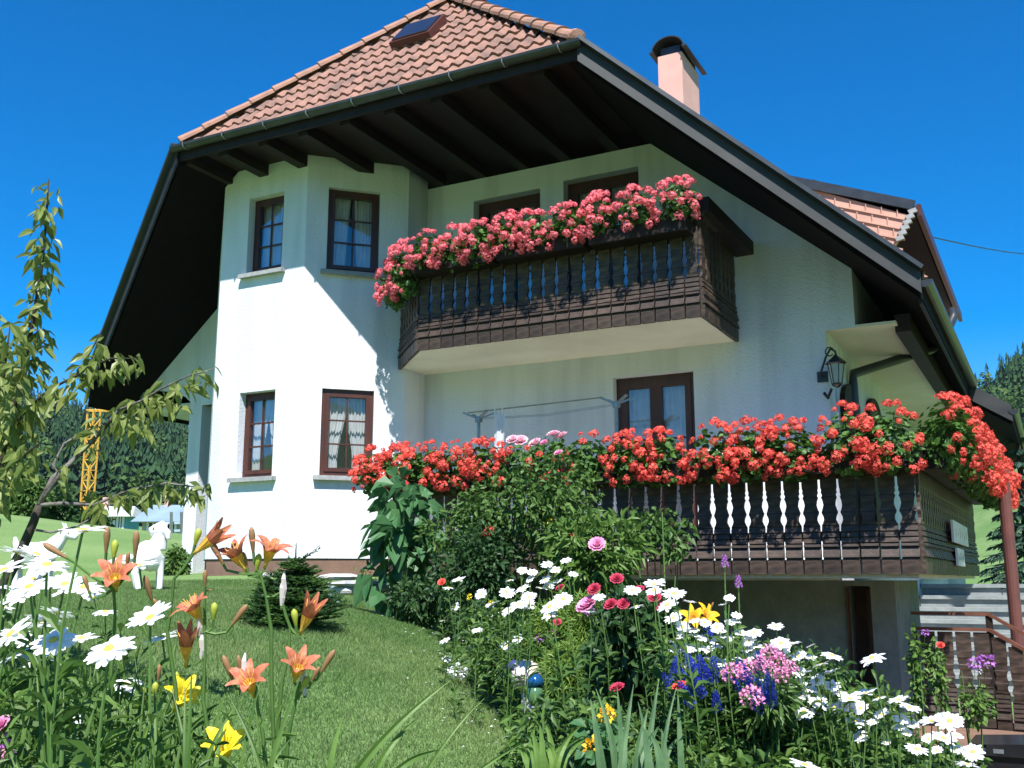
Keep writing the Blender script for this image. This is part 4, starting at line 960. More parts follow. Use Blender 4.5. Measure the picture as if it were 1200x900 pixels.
def stem_full(h, r=.0024, nl=9, ls=.06, width=.22, top=.75):
    """stem of height h with narrow leaves (material 0 stem, 1 leaf)"""
    mb = MB(); ph = random.random()*6; b = .06*h
    pts = [Vector((b*math.sin(ph+t*2.2)*t*(1-t)*3, b*math.cos(ph+t*2)*t*(1-t)*3, t*h)) for t in [k/7 for k in range(8)]]
    mb.tube(pts, [r*1.4, r*1.3, r*1.2, r*1.1, r, r, r, r*.9], n=4)
    if nl:
        P = []; D = []
        for k in range(nl): t = random.random()*top; i = min(6, int(t*7)); P.append(tuple(pts[i].lerp(pts[i+1], t*7-i))); a = random.random()*6.28; D.append((math.cos(a), math.sin(a), random.uniform(.2, 1.1)))
        V, F = leaves_np(np.array(P), np.array(D), ls*(.6+.7*rng.random(nl)), width, .25); add_np(mb, V, F, 1)
    return mb
SD = {}
for h_ in (.5, .8, 1.1): SD[h_] = [data_of(stem_full(h_, nl=int(34*h_), ls=.07, width=.2, top=.85), 'stem', [M['stem'], M['leaf']]) for _ in range(3)]
def flower(kind, label, cat, group, px_, py_, d, heads, tilt=None, sc=1., base_dx=0.):
    """heads: list of (name, data, sub list[(name,data)])"""
    p, g0 = gpos(px_, py_, d); lean = Vector((random.uniform(-.06, .06)+base_dx, random.uniform(-.02, .08), 0)); b = Vector((p.x+lean.x, p.y+lean.y, 0)); b.z = gzf(b.x, b.y)
    h = max(.15, (p-b).length)
    t = thing(kind, label, cat, tuple(b), group)
    key = min(SD, key=lambda k: abs(k-h)); o = link_mesh('stem', random.choice(SD[key]), t); o.rotation_euler = Vector((0, 0, 1)).rotation_difference((p-b)/h).to_euler(); o.scale = (1, 1, h/key)
    nm, dt, subs = heads
    nrm = Vector(tilt if tilt else (random.uniform(-.35, .35), random.uniform(-.75, .0), 1)).normalized(); q = Vector((0, 0, 1)).rotation_difference(nrm) @ Quaternion((0, 0, 1), random.random()*6)
    f = link_mesh(nm, dt, t, p-b, q.to_euler(), sc)
    for n2, d2 in subs: link_mesh(n2, d2, f)
    return t
def daisy(x, y, dia, label, group, dmax=7.6, tilt=None):
    d = min(dmax, max(1.5, .083*FPX/max(dia, 8))); s_ = min(1.15, max(.55, dia*d/99.6))
    flower('daisy', label, 'daisy', group, x, y, d, ('petals', random.choice(DH), [('disc', DD)]), tilt, s_*random.uniform(.92, 1.08))
LF = [(97,622,58,(.1,-.15,1),'white daisy seen from the side just right of the goat figure\'s head'),(20,647,46,(.1,.25,1),'daisy seen from below across the goat figure\'s hind legs'),(55,662,58,(.2,-.2,1),'broad white daisy below the belly of the goat figure'),(5,668,50,None,'half cut white daisy at the left edge level with the goat figure\'s feet'),
 (38,680,48,(0,-.7,1),'full white daisy facing forward left of the first orange lily'),(23,697,46,None,'white daisy just under the forward facing one at the far left'),(72,695,26,None,'small closed daisy left of the orange lily stems'),(3,712,34,None,'half cut white daisy at the left edge above the large spread one'),(67,718,40,(0,.3,1),'daisy turned away, underside showing, left of the lily stem'),
 (13,743,60,(-.3,-.8,.8),'very large spread daisy at the left edge tilted outward'),(63,750,56,None,'left one of the three overlapping large daisies in the left foreground'),(95,748,44,None,'middle one of the three overlapping large daisies in the left foreground'),(128,760,64,(.1,-.6,1),'right one of the three overlapping large daisies, showing its yellow centre'),
 (123,717,30,None,'small daisy beside the dark lily stem in the left foreground'),(176,724,58,(-.1,-.7,1),'upper daisy of the pair left of the orange lily cluster'),(190,747,42,None,'lower daisy of the pair left of the orange lily cluster'),(147,802,42,(.1,-.3,1),'single low white daisy above the yellow lily buds'),(37,778,22,None,'tiny white daisy low at the left'),
 (82,842,30,(.6,-.2,.6),'ragged white daisy low among the leaves at the left'),(163,663,44,None,'white daisy in front of the lamb figure\'s legs'),(140,655,40,None,'white daisy in front of the lamb figure\'s tail'),(110,700,20,None,'small white bud-like daisy left of the two-daisy pair')]
for k_ in range(16): LF.append((random.choice((random.uniform(-5,60),random.uniform(-5,130))), random.uniform(640,775), random.uniform(34,52), (random.uniform(-.4,.4), random.uniform(-.5,.3), 1), 'white daisy in the dense drift at the left edge, half hidden by larger ones'))
for x, y, dia, tl_, lab in LF: daisy(x, y, dia, lab, 'daisies in the left foreground', tilt=tl_)
RB = [(663,656,14),(650,667,14),(643,686,15),(660,702,22),(644,711,24),(702,701,15),(767,685,24),(741,692,18),(790,696,28),(808,706,16),(855,700,14),(848,709,12),(789,724,20),(857,730,16),(840,735,18),(793,748,20),(822,747,16),(842,753,20),(805,760,18),(854,748,12),(877,751,18),(884,741,18),(909,734,18),(915,754,24),(929,755,22),(922,771,18),(842,776,20),(871,771,22),(932,802,18),(897,799,16),
 (538,680,16),(564,697,16),(594,694,20),(612,689,16),(620,700,18),(641,661,14),(612,668,12),(639,679,15),(605,708,16),(594,717,14),(580,721,12),(559,739,14),(619,739,14),(607,749,16),(581,747,12),(596,743,11),(521,750,14),(638,771,10),(534,712,9),(621,678,12),(628,720,12),(574,710,10),
 (975,768,24),(963,779,24),(945,788,16),(1022,771,28),(939,800,16),(958,797,20),(975,803,20),(939,815,20),(960,822,24),(942,834,24),(928,829,20),(978,829,20),(996,819,24),(1014,813,28),(1053,820,24),(1033,837,16),(1002,845,22),(1056,842,16),(1092,845,30),(1113,845,32),(1074,878,24),(1098,880,16),(1140,881,26),(1134,896,24),(943,897,34),(972,894,18),(1053,852,12),(885,757,16),(868,742,14),(826,730,14),(905,795,14),(916,812,18),(985,812,18),(1008,830,20),(1030,818,18),(950,845,16),(905,826,14),(830,762,14),(812,738,14),(800,735,16),(950,757,12),(1120,862,18),(1088,866,16),(1040,870,14)]
def rb_label(x, y, dia):
    if x < 600 and y > 735: return 'small white daisy low at the lawn edge of the bed, below the dark shrubs'
    if x < 600: return 'small white daisy against the dark shrubs at the left end of the bed'
    if x < 680 and y > 730: return 'small white daisy in front of the feathery green plant above the striped figurine'
    if x < 680: return 'white daisy in the group above the feathery green plant'
    if x < 760: return 'white daisy beside the crimson dahlias'
    if x < 815 and y < 715: return 'large white daisy at the top of the bed, right of the crimson dahlias'
    if x < 835: return 'white daisy between the orange lily and the blue larkspur'
    if x < 880 and y < 715: return 'small white daisy near the tall purple spikes'
    if x < 880: return 'white daisy above the blue larkspur in the middle of the bed'
    if x < 935 and y < 775: return 'large white daisy above the pink phlox'
    if x < 935: return 'white daisy right below the pink phlox'
    if x > 1010 and y < 790: return 'lone white daisy held high in front of the cellar door'
    if x > 1080 and y < 860: return 'very large open white daisy with a clear yellow centre near the brown paving'
    if x > 1060: return 'white daisy in the lowest right corner of the bed'
    if y > 885: return 'large white daisy cut by the bottom edge of the picture'
    if y < 790: return 'white daisy at the top of the right group in front of the grey basement wall'
    if x < 990: return 'white daisy in the dense group left of the cellar door'
    return 'white daisy in the dense group below the cellar door'
for x, y, dia in RB:
    l = rb_label(x, y, dia); dm_ = 6.8 if x < 600 else 5.7 if x < 690 else 4.5 if x < 780 else 3.75
    daisy(x, y, dia*1.12, l, l.replace('white daisy', 'white daisies') if 'lone' not in l else None, dmax=dm_, tilt=(random.uniform(-.4, .4), random.uniform(-1.0, -.35) if x < 780 else random.uniform(-.85, .05), 1))
    if random.random() < (.85 if x > 780 else .95) and 'lone' not in l and y < 870: daisy(x+random.uniform(-18, 18), y+random.uniform(6, 22), dia*random.uniform(.85, 1.1), l, l.replace('white daisy', 'white daisies'), dmax=dm_)

# ---- day lilies
def lily_data(open_=1., mats=('petal_orange', 'lily_throat'), L=.085, W_=.032):
    mb = MB()
    for k in range(6):
        w = W_*(1.0 if k % 2 else .72); th = lambda t: .16+open_*(1.35*t**1.5)
        petal(mb, QI, k*math.pi/3, L, w, th, cup=.25, n=7, r0=.004, mi=lambda t: 1 if t < .38 else 0, wp=lambda t: math.sin(math.pi*(.06+.90*t))**.8)
    for k in range(6):
        a = k*1.05; mb.tube([(0, 0, .01), (math.cos(a)*.008, math.sin(a)*.008, .04), (math.cos(a)*.018, math.sin(a)*.018, .066)], .0009, n=3, mi=1)
    mb.lathe([(.004, -.012), (.005, 0), (.007, .016), (.006, .03)], n=7, mi=1)
    return data_of(mb, 'lily_bloom', [M[m] for m in mats], smooth=True)
LO = [lily_data(1.25), lily_data(1.0), lily_data(1.5)]; LC = lily_data(.28, W_=.024)
LY = lily_data(1.1, ('petal_yellow', 'petal_yellow'), L=.07); LG = lily_data(1.5, ('marigold', 'lily_throat'), L=.09)
def bud_data(L, r, m): mb = MB(); mb.lathe([(r*.3, 0), (r*.45, L*.12), (r*.7, L*.35), (r, L*.68), (r*.8, L*.88), (r*.15, L)], n=8); return data_of(mb, 'bud', M[m], smooth=True)
BU = [bud_data(.068, .0078, 'bud'), bud_data(.045, .0055, 'bud'), bud_data(.045, .0085, 'bud_green')]
def wither(): mb = MB(); mb.tube([(0, 0, 0), (.002, 0, -.02), (0, .002, -.045), (.003, 0, -.062)], [.004, .0075, .006, .002], n=6); return data_of(mb, 'withered_bloom', M['withered'])
WI = wither()
def lily_plant(label, stem_px, d, items, ytop_stub=0, group='day lilies in the left foreground'):
    """stem_px: pixels from top to bottom; items: (kind, px, py, (dir))"""
    pts = [pd(x, y, d) for x, y in stem_px]; b = pts[-1]; gb = gzf(b.x, b.y); base = Vector((b.x, b.y, gb)); t = thing('day_lily', label, 'lily', tuple(base), group)
    mb = MB(); mb.tube([p for p in pts]+[base], [.0028]*2+[.0038]*(len(pts)-1), n=6); so_ = mb.build('stem', M['stem'], t)
    for kind, x, y, dr in items:
        p = pd(x, y, d); dr = Vector(RR*dr[0]+UU*dr[1]-FF*dr[2]).normalized(); q = Vector((0, 0, 1)).rotation_difference(dr)
        j = min(pts, key=lambda s_: (s_-p).length); mb = MB(); e = p-dr*.012; mb.tube([j, j.lerp(e, .5)+Vector((0, 0, -.004)), e, p+dr*.004], [.003, .0028, .0026, .0032], n=5); mb.build('branch', M['stem'], t)
        dt = {'o': random.choice(LO), 'c': LC, 'y': LY, 'b': BU[0], 's': BU[1], 'g': BU[2], 'w': WI, 'G': LG}[kind]; nm = {'o': 'lily_bloom', 'c': 'lily_bloom', 'y': 'lily_bloom', 'G': 'lily_bloom', 'w': 'withered_bloom'}.get(kind, 'bud')
        link_mesh(nm, dt, t, p-base, q.to_euler(), {'o': .77, 'c': .9, 'y': 1., 'G': 1.}.get(kind, .8))
    return t
lily_plant('day lily with one large open bloom and tall upright buds above the left daisies', [(133,690),(135,720),(130,790),(125,900)], 1.9, [('o',136,688,(.15,.85,.6)),('b',124,650,(.1,1,.1)),('s',105,695,(-.3,1,.1)),('g',133,655,(.1,1,0)),('b',158,655,(.1,1,.1)),('b',80,655,(-.9,.6,.1)),('s',148,668,(.2,1,.2))])
lily_plant('tall day lily with a long half open bloom pointing right', [(204,678),(200,715),(196,740),(205,800),(215,900)], 1.95, [('c',232,645,(.95,.75,.1)),('g',228,640,(.3,1,.1)),('s',190,720,(-.4,1,.3)),('b',178,705,(-.2,1,.2))])
lily_plant('day lily with a rust red bloom turned right and withered petals, centre left', [(240,740),(240,770),(238,820),(250,900)], 1.9, [('o',236,727,(-.5,1,.2)),('s',240,690,(.05,1,.1)),('b',270,735,(.75,1,.1)),('g',250,728,(.1,1,.1)),('c',218,775,(.1,1,.2)),('w',236,772,(0,-1,0)),('w',233,745,(0,-1,0))])
lily_plant('tall day lily crowned by two orange blooms with yellow throats in front of the wall', [(305,672),(312,700),(318,740),(318,800),(322,900)], 1.95, [('o',312,660,(.35,1,.1)),('o',286,665,(-.5,1,.2)),('b',262,662,(-.5,1,.1)),('b',297,650,(-.05,1,.1)),('g',300,670,(.2,1,.1)),('w',332,700,(0,-1,0)),('s',290,668,(-.2,1,.1))])
lily_plant('day lily with a single pale orange half closed bloom beside the small fir', [(340,735),(338,765),(330,800),(322,900)], 1.95, [('c',354,738,(.45,1,.25)),('g',347,735,(-.1,1,.1)),('w',330,710,(0,-1,0))])
lily_plant('day lily with two wide open salmon red blooms side by side low in the foreground', [(300,805),(302,830),(308,860),(312,900)], 1.85, [('o',296,812,(-.1,.9,.5)),('b',274,800,(-.35,1,.1)),('s',282,790,(-.1,1,.1)),('w',285,798,(0,-1,.1))])
lily_plant('day lily with one wide open salmon bloom and yellow buds, right of the pair', [(350,800),(345,830),(338,860),(335,900)], 1.9, [('o',346,795,(.3,.9,.45)),('b',375,790,(.6,1,.1)),('s',365,800,(.5,1,.2)),('w',357,815,(.1,-1,.1)),('g',352,812,(.5,1,.1))])
lily_plant('yellow lily with green-yellow buds low at the left', [(190,840),(188,860),(190,900)], 2.0, [('y',207,828,(.5,.8,.4)),('g',170,822,(-.1,1,.1)),('g',181,820,(.1,1,.1)),('g',203,808,(.2,1,0)),('s',185,800,(.1,1,0))], group='yellow lilies in the left foreground')
lily_plant('yellow lily with one wide open bloom cut by the bottom edge', [(265,890),(264,900)], 1.9, [('y',264,888,(.1,.9,.5)),('g',250,886,(-.4,1,.1))], group='yellow lilies in the left foreground')
lily_plant('pale orange spidery lily in the right bed above the blue larkspur', [(815,735),(818,770),(822,830)], 4.2, [('G',812,730,(-.1,.7,.7)),('G',822,728,(.5,.7,.5)),('s',832,715,(.4,1,.1))], group=None)

M['leaf_iris'] = leafmat('sword_leaves', (.06, .13, .055), (.12, .21, .09), scale=14)
# ---- grassy blades
def blade_clump(name, label, cat, group, blades, lm, w=.011):
    p0 = blades[0][0][0]; t = thing(name, label, cat, (p0.x, p0.y, gzf(p0.x, p0.y)), group)
    for pts, ww in blades:
        mb = MB(); n_ = 14; rows = []
        for i in range(n_+1):
            s_ = i/n_; k = s_*(len(pts)-1); a = min(len(pts)-2, int(k)); c = pts[a].lerp(pts[a+1], k-a)
            if len(pts) == 3: c = pts[0]*(1-s_)**2+pts[1]*2*s_*(1-s_)+pts[2]*s_*s_
            rows.append((c, ww*.5*(1-s_**2.2)+.0006))
        sd = Vector(RR)
        for i, (c, h) in enumerate(rows):
            d_ = (rows[min(i+1, n_)][0]-rows[max(0, i-1)][0]).normalized(); s2_ = d_.cross(Vector(FF)).normalized(); f_ = d_.cross(s2_)
            mb.V += [tuple(c+s2_*h+f_*h*.5), tuple(c), tuple(c-s2_*h+f_*h*.5)]
        for i in range(n_): b = i*3; mb.F += [(b, b+3, b+4, b+1), (b+1, b+4, b+5, b+2)]; mb.I += [0, 0]
        mb.build('blade', lm, t)
    return t
def bl(x0, y0, xm, ym, x1, y1, d): return [pd(x0, y0, d), pd(xm, ym, d), pd(x1, y1, d*1.05)]
blade_clump('day_lily_leaves', 'long narrow leaves arching over the lawn at the bottom centre', 'leaves', None, [(bl(395,940,440,860,528,797,1.8), .014), (bl(430,930,450,870,490,842,1.8), .012), (bl(440,935,470,885,514,879,1.8), .014), (bl(480,940,520,860,568,818,2.0), .006), (bl(520,940,570,890,616,870,2.0), .008), (bl(380,940,388,880,402,840,1.8), .010)], M['leaf_light'])
ib = []
for k in range(17):
    x = random.gauss(765, 24); y1 = random.uniform(795, 860); ib.append((bl(x, 940, x+random.uniform(-6, 6), 880, x+random.uniform(-28, 28), y1, random.uniform(2.7, 3.2)), random.uniform(.016, .028)))
blade_clump('iris_leaves', 'upright grey-green sword leaves at the bottom of the flower bed', 'leaves', None, ib, M['leaf_iris'])
ib = []
for k in range(16):
    x = random.gauss(640, 16); y1 = random.uniform(825, 860); ib.append((bl(x, 930, x, 870, x+random.uniform(-35, 40), y1+20, random.uniform(3.0, 3.3)), random.uniform(.014, .03)))
blade_clump('lily_leaves', 'light green strap leaves at the lawn edge below the striped figurine', 'leaves', None, ib, M['leaf_light'])
ib = []
for k in range(60):
    x = random.uniform(-20, 330); y1 = random.uniform(770, 880); ib.append((bl(x, 960, x+random.uniform(-10, 10), 900, x+random.uniform(-50, 50), y1, random.uniform(1.6, 2.2)), random.uniform(.006, .012)))
blade_clump('day_lily_leaves', 'tangle of long narrow leaves under the orange lilies at the bottom left', 'leaves', None, ib, M['leaf'])

M['feather'] = leafmat('feathery_leaves', (.14, .25, .04), (.20, .31, .06), scale=9)
# ---- bushes
def bush(name, label, cat, cx, yt, yb, hw_, d, lm, n, size, width=.5, droop=.25, shell=.4, group=None, rzmax=None, kk=7, stems=6, flowers=(), ylow=None):
    c = pd(cx, (yt+yb)/2, d); rx = hw_*d/FPX; rz = (yb-yt)/2*d/FPX; zb2 = gzf(c.x, c.y); t = thing(name, label, cat, (c.x, c.y, zb2), group)
    mb = MB()
    for k in range(stems): dd = unit(1)[0]; mb.tube([(c.x+dd[0]*rx*.2, c.y+dd[1]*rx*.2, zb2), (c.x+dd[0]*rx*.5, c.y+dd[1]*rx*.5, (c.z+zb2)/2), (c.x+dd[0]*rx*.8, c.y+dd[1]*rx*.7, c.z+dd[2]*rz*.8)], [.010, .007, .003], n=5)
    mb.build('stems', M['stem'], t); mb = MB()
    for k in range(kk):
        dd = unit(1)[0]; blob_leaves(mb, (c.x+dd[0]*rx*.5, c.y+dd[1]*rx*.5, c.z+dd[2]*rz*.5), (rx*.6, rx*.55, rz*.6), n//kk, size, shell=shell, width=width, droop=droop)
    mb.build('foliage', lm, t)
    for kind, x, y, dd, sc in flowers:
        p = pd(x, y, dd); nrm = Vector((random.uniform(-.3, .3), random.uniform(-1, -.3), .8)).normalized(); q = Vector((0, 0, 1)).rotation_difference(nrm)
        link_mesh('bloom', FD[kind], t, p-Vector((c.x, c.y, zb2)), q.to_euler(), sc)
        sm_ = MB(); b0 = Vector((c.x+(p.x-c.x)*.6, c.y+(p.y-c.y)*.6, min(p.z-.1, c.z))); sm_.tube([p, p.lerp(b0, .5)+Vector((0, 0, .02)), b0], .002, n=4); sm_.build('flower_stem', M['stem'], t)
    return t
def rose(m, r=.035):
    mb = MB()
    for ring, (np_, th0, L) in enumerate(((5, .25, r*.7), (6, .6, r*.9), (8, 1.0, r), (9, 1.4, r*1.05))):
        for k in range(np_): petal(mb, QI, k*2*math.pi/np_+ring*.4, L, L*.75, lambda t: th0*(.6+.6*t), cup=.3, n=3, r0=.002+.002*ring, wp=lambda t: .5+.5*math.sin(math.pi*min(1, t*.9)))
    return data_of(mb, 'bloom', M[m], smooth=True)
def pom(m, r=.03, n=60, pt=.014):
    mb = MB()
    for i in range(n):
        ph = math.acos(1-1.3*(i+.5)/n); th = i*2.4; d_ = Vector((math.sin(ph)*math.cos(th), math.sin(ph)*math.sin(th), math.cos(ph))); c = d_*r*random.uniform(.7, 1.1); a = d_.orthogonal().normalized(); b = d_.cross(a)
        e = (a*random.uniform(-1, 1)+b*random.uniform(-1, 1)+d_*.5).normalized(); s_ = e.cross(d_).normalized(); mb.add([c, c+e*pt*.6+s_*pt*.5, c+e*pt+d_*pt*.3, c+e*pt*.6-s_*pt*.5], [(0, 1, 2, 3)])
    return data_of(mb, 'bloom', M[m])
def spike(m, L=.16, r=.028, n=46, pt=.018):
    mb = MB()
    for i in range(n):
        t = i/n; th = i*2.4; rr = r*(1-.75*t); c = Vector((rr*math.cos(th), rr*math.sin(th), -L/2+L*t)); o_ = Vector((math.cos(th), math.sin(th), .2)); s_ = Vector((-math.sin(th), math.cos(th), 0)); u_ = Vector((0, 0, 1)); p_ = pt*(1-.4*t)
        for k in range(5): an = k*1.2566+random.random()*.3; e = s_*math.cos(an)+u_*math.sin(an); f_ = s_*math.cos(an+.6)+u_*math.sin(an+.6); mb.add([c, c+e*p_*.8+o_*.004, c+f_*p_+o_*.002], [(0, 1, 2)])
    return data_of(mb, 'bloom', M[m])
FD = {'cr': rose('crimson', .024), 'pk': rose('pink', .034), 'pp': rose('palepink', .040), 'sal': pom('ger_red', .022), 'red': rose('ger_red', .028), 'P': pom('pink', .042, 90, .016), 'B': spike('blue'), 'V': pom('purple', .024, 40), 'mg': pom('marigold', .020, 40), 'vl': spike('purple', .05, .014, 20, .012), 'wh': pom('petal_white', .014, 24, .01), 'pw': pom('palepink', .016, 24, .011), 'ye': pom('petal_yellow', .014, 24, .01)}
bush('broad_leaved_plant', 'tall plant with big heart-shaped leaves at the left end of the terrace', 'plant', 474, 558, 715, 40, 9.2, M['leaf_broad'], 190, .19, width=.8, droop=.5, shell=.75, kk=6)
bush('rose_bush', 'tall climbing rose bush with pale pink roses in front of the terrace planks', 'rose bush', 632, 520, 670, 80, 8.6, M['leaf'], 2600, .055, width=.6, flowers=[('pp',610,519,8.4,1.5),('pp',628,521,8.4,1.3),('pp',601,517,8.4,1.2),('pp',649,511,8.4,1.3),('pp',659,513,8.4,1.3),('pk',638,520,8.4,1.0),('sal',683,518,8.4,1.1),('sal',632,533,8.3,1.0),('pk',655,532,8.3,1.0),('sal',573,630-6,8.2,1.6),('ye',645,612,8.2,1.6),('ye',660,620,8.2,2.2),('sal',672,628,8.2,1.2)])
bush('rose_bush', 'loose rose spray with yellowish young leaves in front of the middle terrace planks', 'rose bush', 770, 590, 668, 46, 7.4, M['leaf'], 420, .055, width=.65, shell=.3)
bush('shrub', 'dense dark green shrub under the left terrace corner', 'shrub', 565, 615, 745, 62, 8.3, M['leaf_dark'], 2200, .06, flowers=[('red',518,683,7.9,1.0),('ye',551,700,7.9,1.4),('ye',575,708,7.9,1.4),('ye',563,723,7.9,1.5),('wh',534,712,7.9,2.)])
bush('climbing_plant', 'green climbing plant filling the terrace railing between the big-leaved plant and the roses', 'plant', 545, 572, 660, 52, 8.7, M['leaf'], 1500, .055, width=.55)
bush('shrub', 'low dark shrub behind the stones at the left end of the bed', 'shrub', 500, 665, 735, 44, 8.9, M['leaf_dark'], 1100, .06)
bush('shrub', 'mid green shrub with small leaves at the lower edge of the bed beside the lawn', 'shrub', 588, 715, 785, 34, 7.0, M['leaf'], 1100, .045, flowers=[('wh',535,786,6.6,2.5),('wh',545,790,6.6,2.),('wh',528,785,6.6,1.5)])
bush('phlox_plant', 'leafy upright plant with light green lance-shaped leaves below the rose bush', 'plant', 702, 598, 700, 58, 7.0, M['leaf_light'], 1100, .11, width=.28, droop=.15, flowers=[('pk',700,640,6.7,1.5),('cr',657,690,6.6,1.1)])
bush('cosmos_plant', 'feathery bright green plant in the middle of the bed', 'plant', 672, 690, 800, 52, 5.6, M['feather'], 12000, .05, width=.10, droop=.1, shell=.1, flowers=[('V',650,745,5.5,1.),('V',633,748,5.5,.9),('V',690,715,5.4,1.),('pw',672,768,5.4,1.6),('wh',660,771,5.4,1.8),('cr',653,730,5.4,.8)])
bush('cosmos_plant', 'lower feathery green plant right above the blue-topped garden lantern', 'plant', 672, 755, 840, 46, 5.3, M['feather'], 9000, .045, width=.10, droop=.1, shell=.1)
bush('dahlia_bush', 'dark leaved bush with crimson and pink double blooms in the middle of the bed', 'bush', 742, 692, 830, 60, 4.9, M['leaf_dark'], 1900, .06, width=.6, flowers=[('cr',723,680,4.6,1.1),('cr',697,692,4.6,1.1),('cr',749,693,4.6,1.),('cr',767,701,4.6,1.1),('cr',716,710,4.5,1.1),('cr',731,709,4.5,1.),('pk',689,712,4.6,1.3),('pk',694,705,4.6,.9),('cr',775,712,4.5,.8),('cr',724,808,4.2,1.1),('V',852,832,4.2,.9)])
bush('bushy_plant', 'bushy green plant carrying the blue larkspur in the middle of the bed', 'plant', 850, 770, 870, 80, 4.2, M['leaf'], 2300, .05, width=.3, kk=9)
bush('larkspur_plant', 'clump of deep blue larkspur left of the pink phlox', 'larkspur', 822, 805, 860, 34, 3.8, M['leaf'], 500, .05, width=.3, flowers=[('B',x,y,3.45+random.random()*.3,random.uniform(.5,.8)) for x, y in ((790,782),(782,800),(804,795),(812,782),(822,778),(829,790),(818,802),(836,784),(803,812),(839,820))]+[('red',797,806,3.5,.8),('B',829,738,4.4,.6)])
bush('larkspur_plant', 'clump of deep blue larkspur mixed with the pink phlox', 'larkspur', 880, 815, 870, 36, 3.8, M['leaf'], 500, .05, width=.3, flowers=[('B',x,y,3.45+random.random()*.3,random.uniform(.5,.75)) for x, y in ((852,796),(866,790),(864,804),(878,800),(890,776),(893,808),(905,812),(886,818),(871,786),(900,800))])
bush('phlox_plant', 'pink phlox between the blue larkspur and the white daisies', 'phlox', 900, 790, 850, 26, 3.65, M['leaf'], 400, .05, width=.3, flowers=[('P',903,766,3.4,.62),('P',893,776,3.4,.5),('P',913,774,3.4,.55),('P',903,784,3.35,.5),('P',918,792,3.35,.6),('P',927,783,3.35,.45),('P',877,785,3.45,.7),('P',858,789,3.45,.7),('P',881,817,3.35,.75)])
for x, y, xb, l in ((849, 657, 838, 'taller purple spike with a leafy stem in front of the terrace planks'), (865, 681, 858, 'shorter purple spike with a leafy stem right of the taller one'), (776, 600, 774, 'tall leafy flower stalk without bloom in front of the terrace planks')):
    d = 4.6; p, g0 = gpos(x, y, d); b = pd(xb, 760, d); b.z = gzf(b.x, b.y); t = thing('flower_spike', l, 'flower', tuple(b), None); mb = MB(); mb.tube([b, b.lerp(p, .5)+Vector((.02, 0, 0)), p], [.006, .005, .003], n=5); mb.build('stem', M['stem'], t)
    k_ = 120; T = rng.random(k_)**.7; P = np.array([tuple(b.lerp(p, float(f))+Vector((.02, 0, 0))*float(4*f*(1-f)*.5)) for f in T]); D = unit(k_)+np.array([0, 0, .3]); D[:, 2] *= .5; mb = MB(); V, F = leaves_np(P, D, .022*(1.25-T), .5, .1); add_np(mb, V, F); mb.build('small_leaves', M['leaf_light'], t)
    if x != 776: link_mesh('bloom', FD['vl'], t, p-b, (0, 0, 0), 1.)
bush('marigold_plant', 'small plant with two orange-yellow flowers left of the sword leaves', 'marigold', 706, 838, 900, 22, 3.4, M['leaf_broad'], 110, .06, width=.8, flowers=[('mg',711,838,3.2,.95),('mg',694,874,3.1,.95)])
bush('herb_plant', 'low plant with dull reddish-green leaves right of the garden lantern', 'plant', 668, 830, 900, 34, 3.8, mat('dull_reddish_leaves', (.06, .07, .03), (.13, .09, .06), rough=.6, scale=14, trans=.2), 700, .04, width=.5)
# vines on the fence side
for cx_, y0, y1, hw_, fl, l in ((1100, 745, 850, 10, [('red',1102,757,7.2,.9)], 'thin climbing plant with a single red flower in front of the dark railing'), (1075, 730, 840, 11, [('V',1084,742,7.2,.9)], 'light green climbing plant in front of the left end of the dark railing'), (1140, 775, 850, 24, [('V',1156,776,7.0,1.8),('V',1142,778,7.0,1.4),('wh',1148,787,7.,1.2)], 'climbing plant with two purple flowers leaning in front of the railing')):
    bush('climbing_plant', l, 'plant', cx_, y0, y1, hw_, 7.4, M['leaf_light'], 260, .045, width=.6, shell=.1, flowers=fl, stems=3)
# ---- ground cover foliage filling the bed (uncountable)
mb = MB()
topx = [600, 640, 700, 760, 820, 880, 940, 1000, 1060, 1110, 1150]; topy = [868, 880, 862, 842, 822, 822, 838, 850, 858, 872, 890]
for x in range(612, 1150, 16):
    y = np.interp(x, topx, topy)
    for j in range(4):
        yy = y+20+j*26+random.uniform(-8, 8); d = max(2.9, 4.2-.3*j); c = pd(x+random.uniform(-8, 8), yy, d); u_ = rng.integers(0, 3)
        blob_leaves(mb, tuple(c), (26*d/FPX, .16, 20*d/FPX), 60, (.05, .065, .04)[u_], mi=int(u_), shell=.1, width=(.45, .35, .6)[u_], droop=.25)
for k in range(260):   # upright thin stems and leaves behind
    x = random.uniform(770, 1060); y = np.interp(x, [770, 860, 1000, 1060], [770, 760, 800, 840])+random.uniform(-10, 60); d = random.uniform(3.9, 4.9); c = pd(x, y, d)
    blob_leaves(mb, tuple(c), (.06, .08, .10), 14, .05, mi=k % 3, shell=.0, width=.3)
for k in range(420):
    u0 = random.random(); v0 = random.random(); x, y = bed_pt(u0*.9, v0); z = gzf(x, y)
    blob_leaves(mb, (x, y, z+.13), (.22, .22, .17), 34, .06, mi=k % 3, shell=.1, width=.45)
for k in range(240):
    x, y = bed_edge(random.random()*.85); x += random.uniform(.05, .45); y += random.uniform(.0, .3); z = gzf(x, y)
    blob_leaves(mb, (x, y, z+.07), (.14, .14, .10), 26, .045, mi=k % 3, shell=.1, width=.4)
for k in range(150):
    x = random.uniform(620, 710); y = random.uniform(835, 905); d = random.uniform(3.5, 4.4); c = pd(x, y, d); blob_leaves(mb, tuple(c), (.11, .12, .08), 22, .045, mi=k % 3, shell=.1, width=.45)
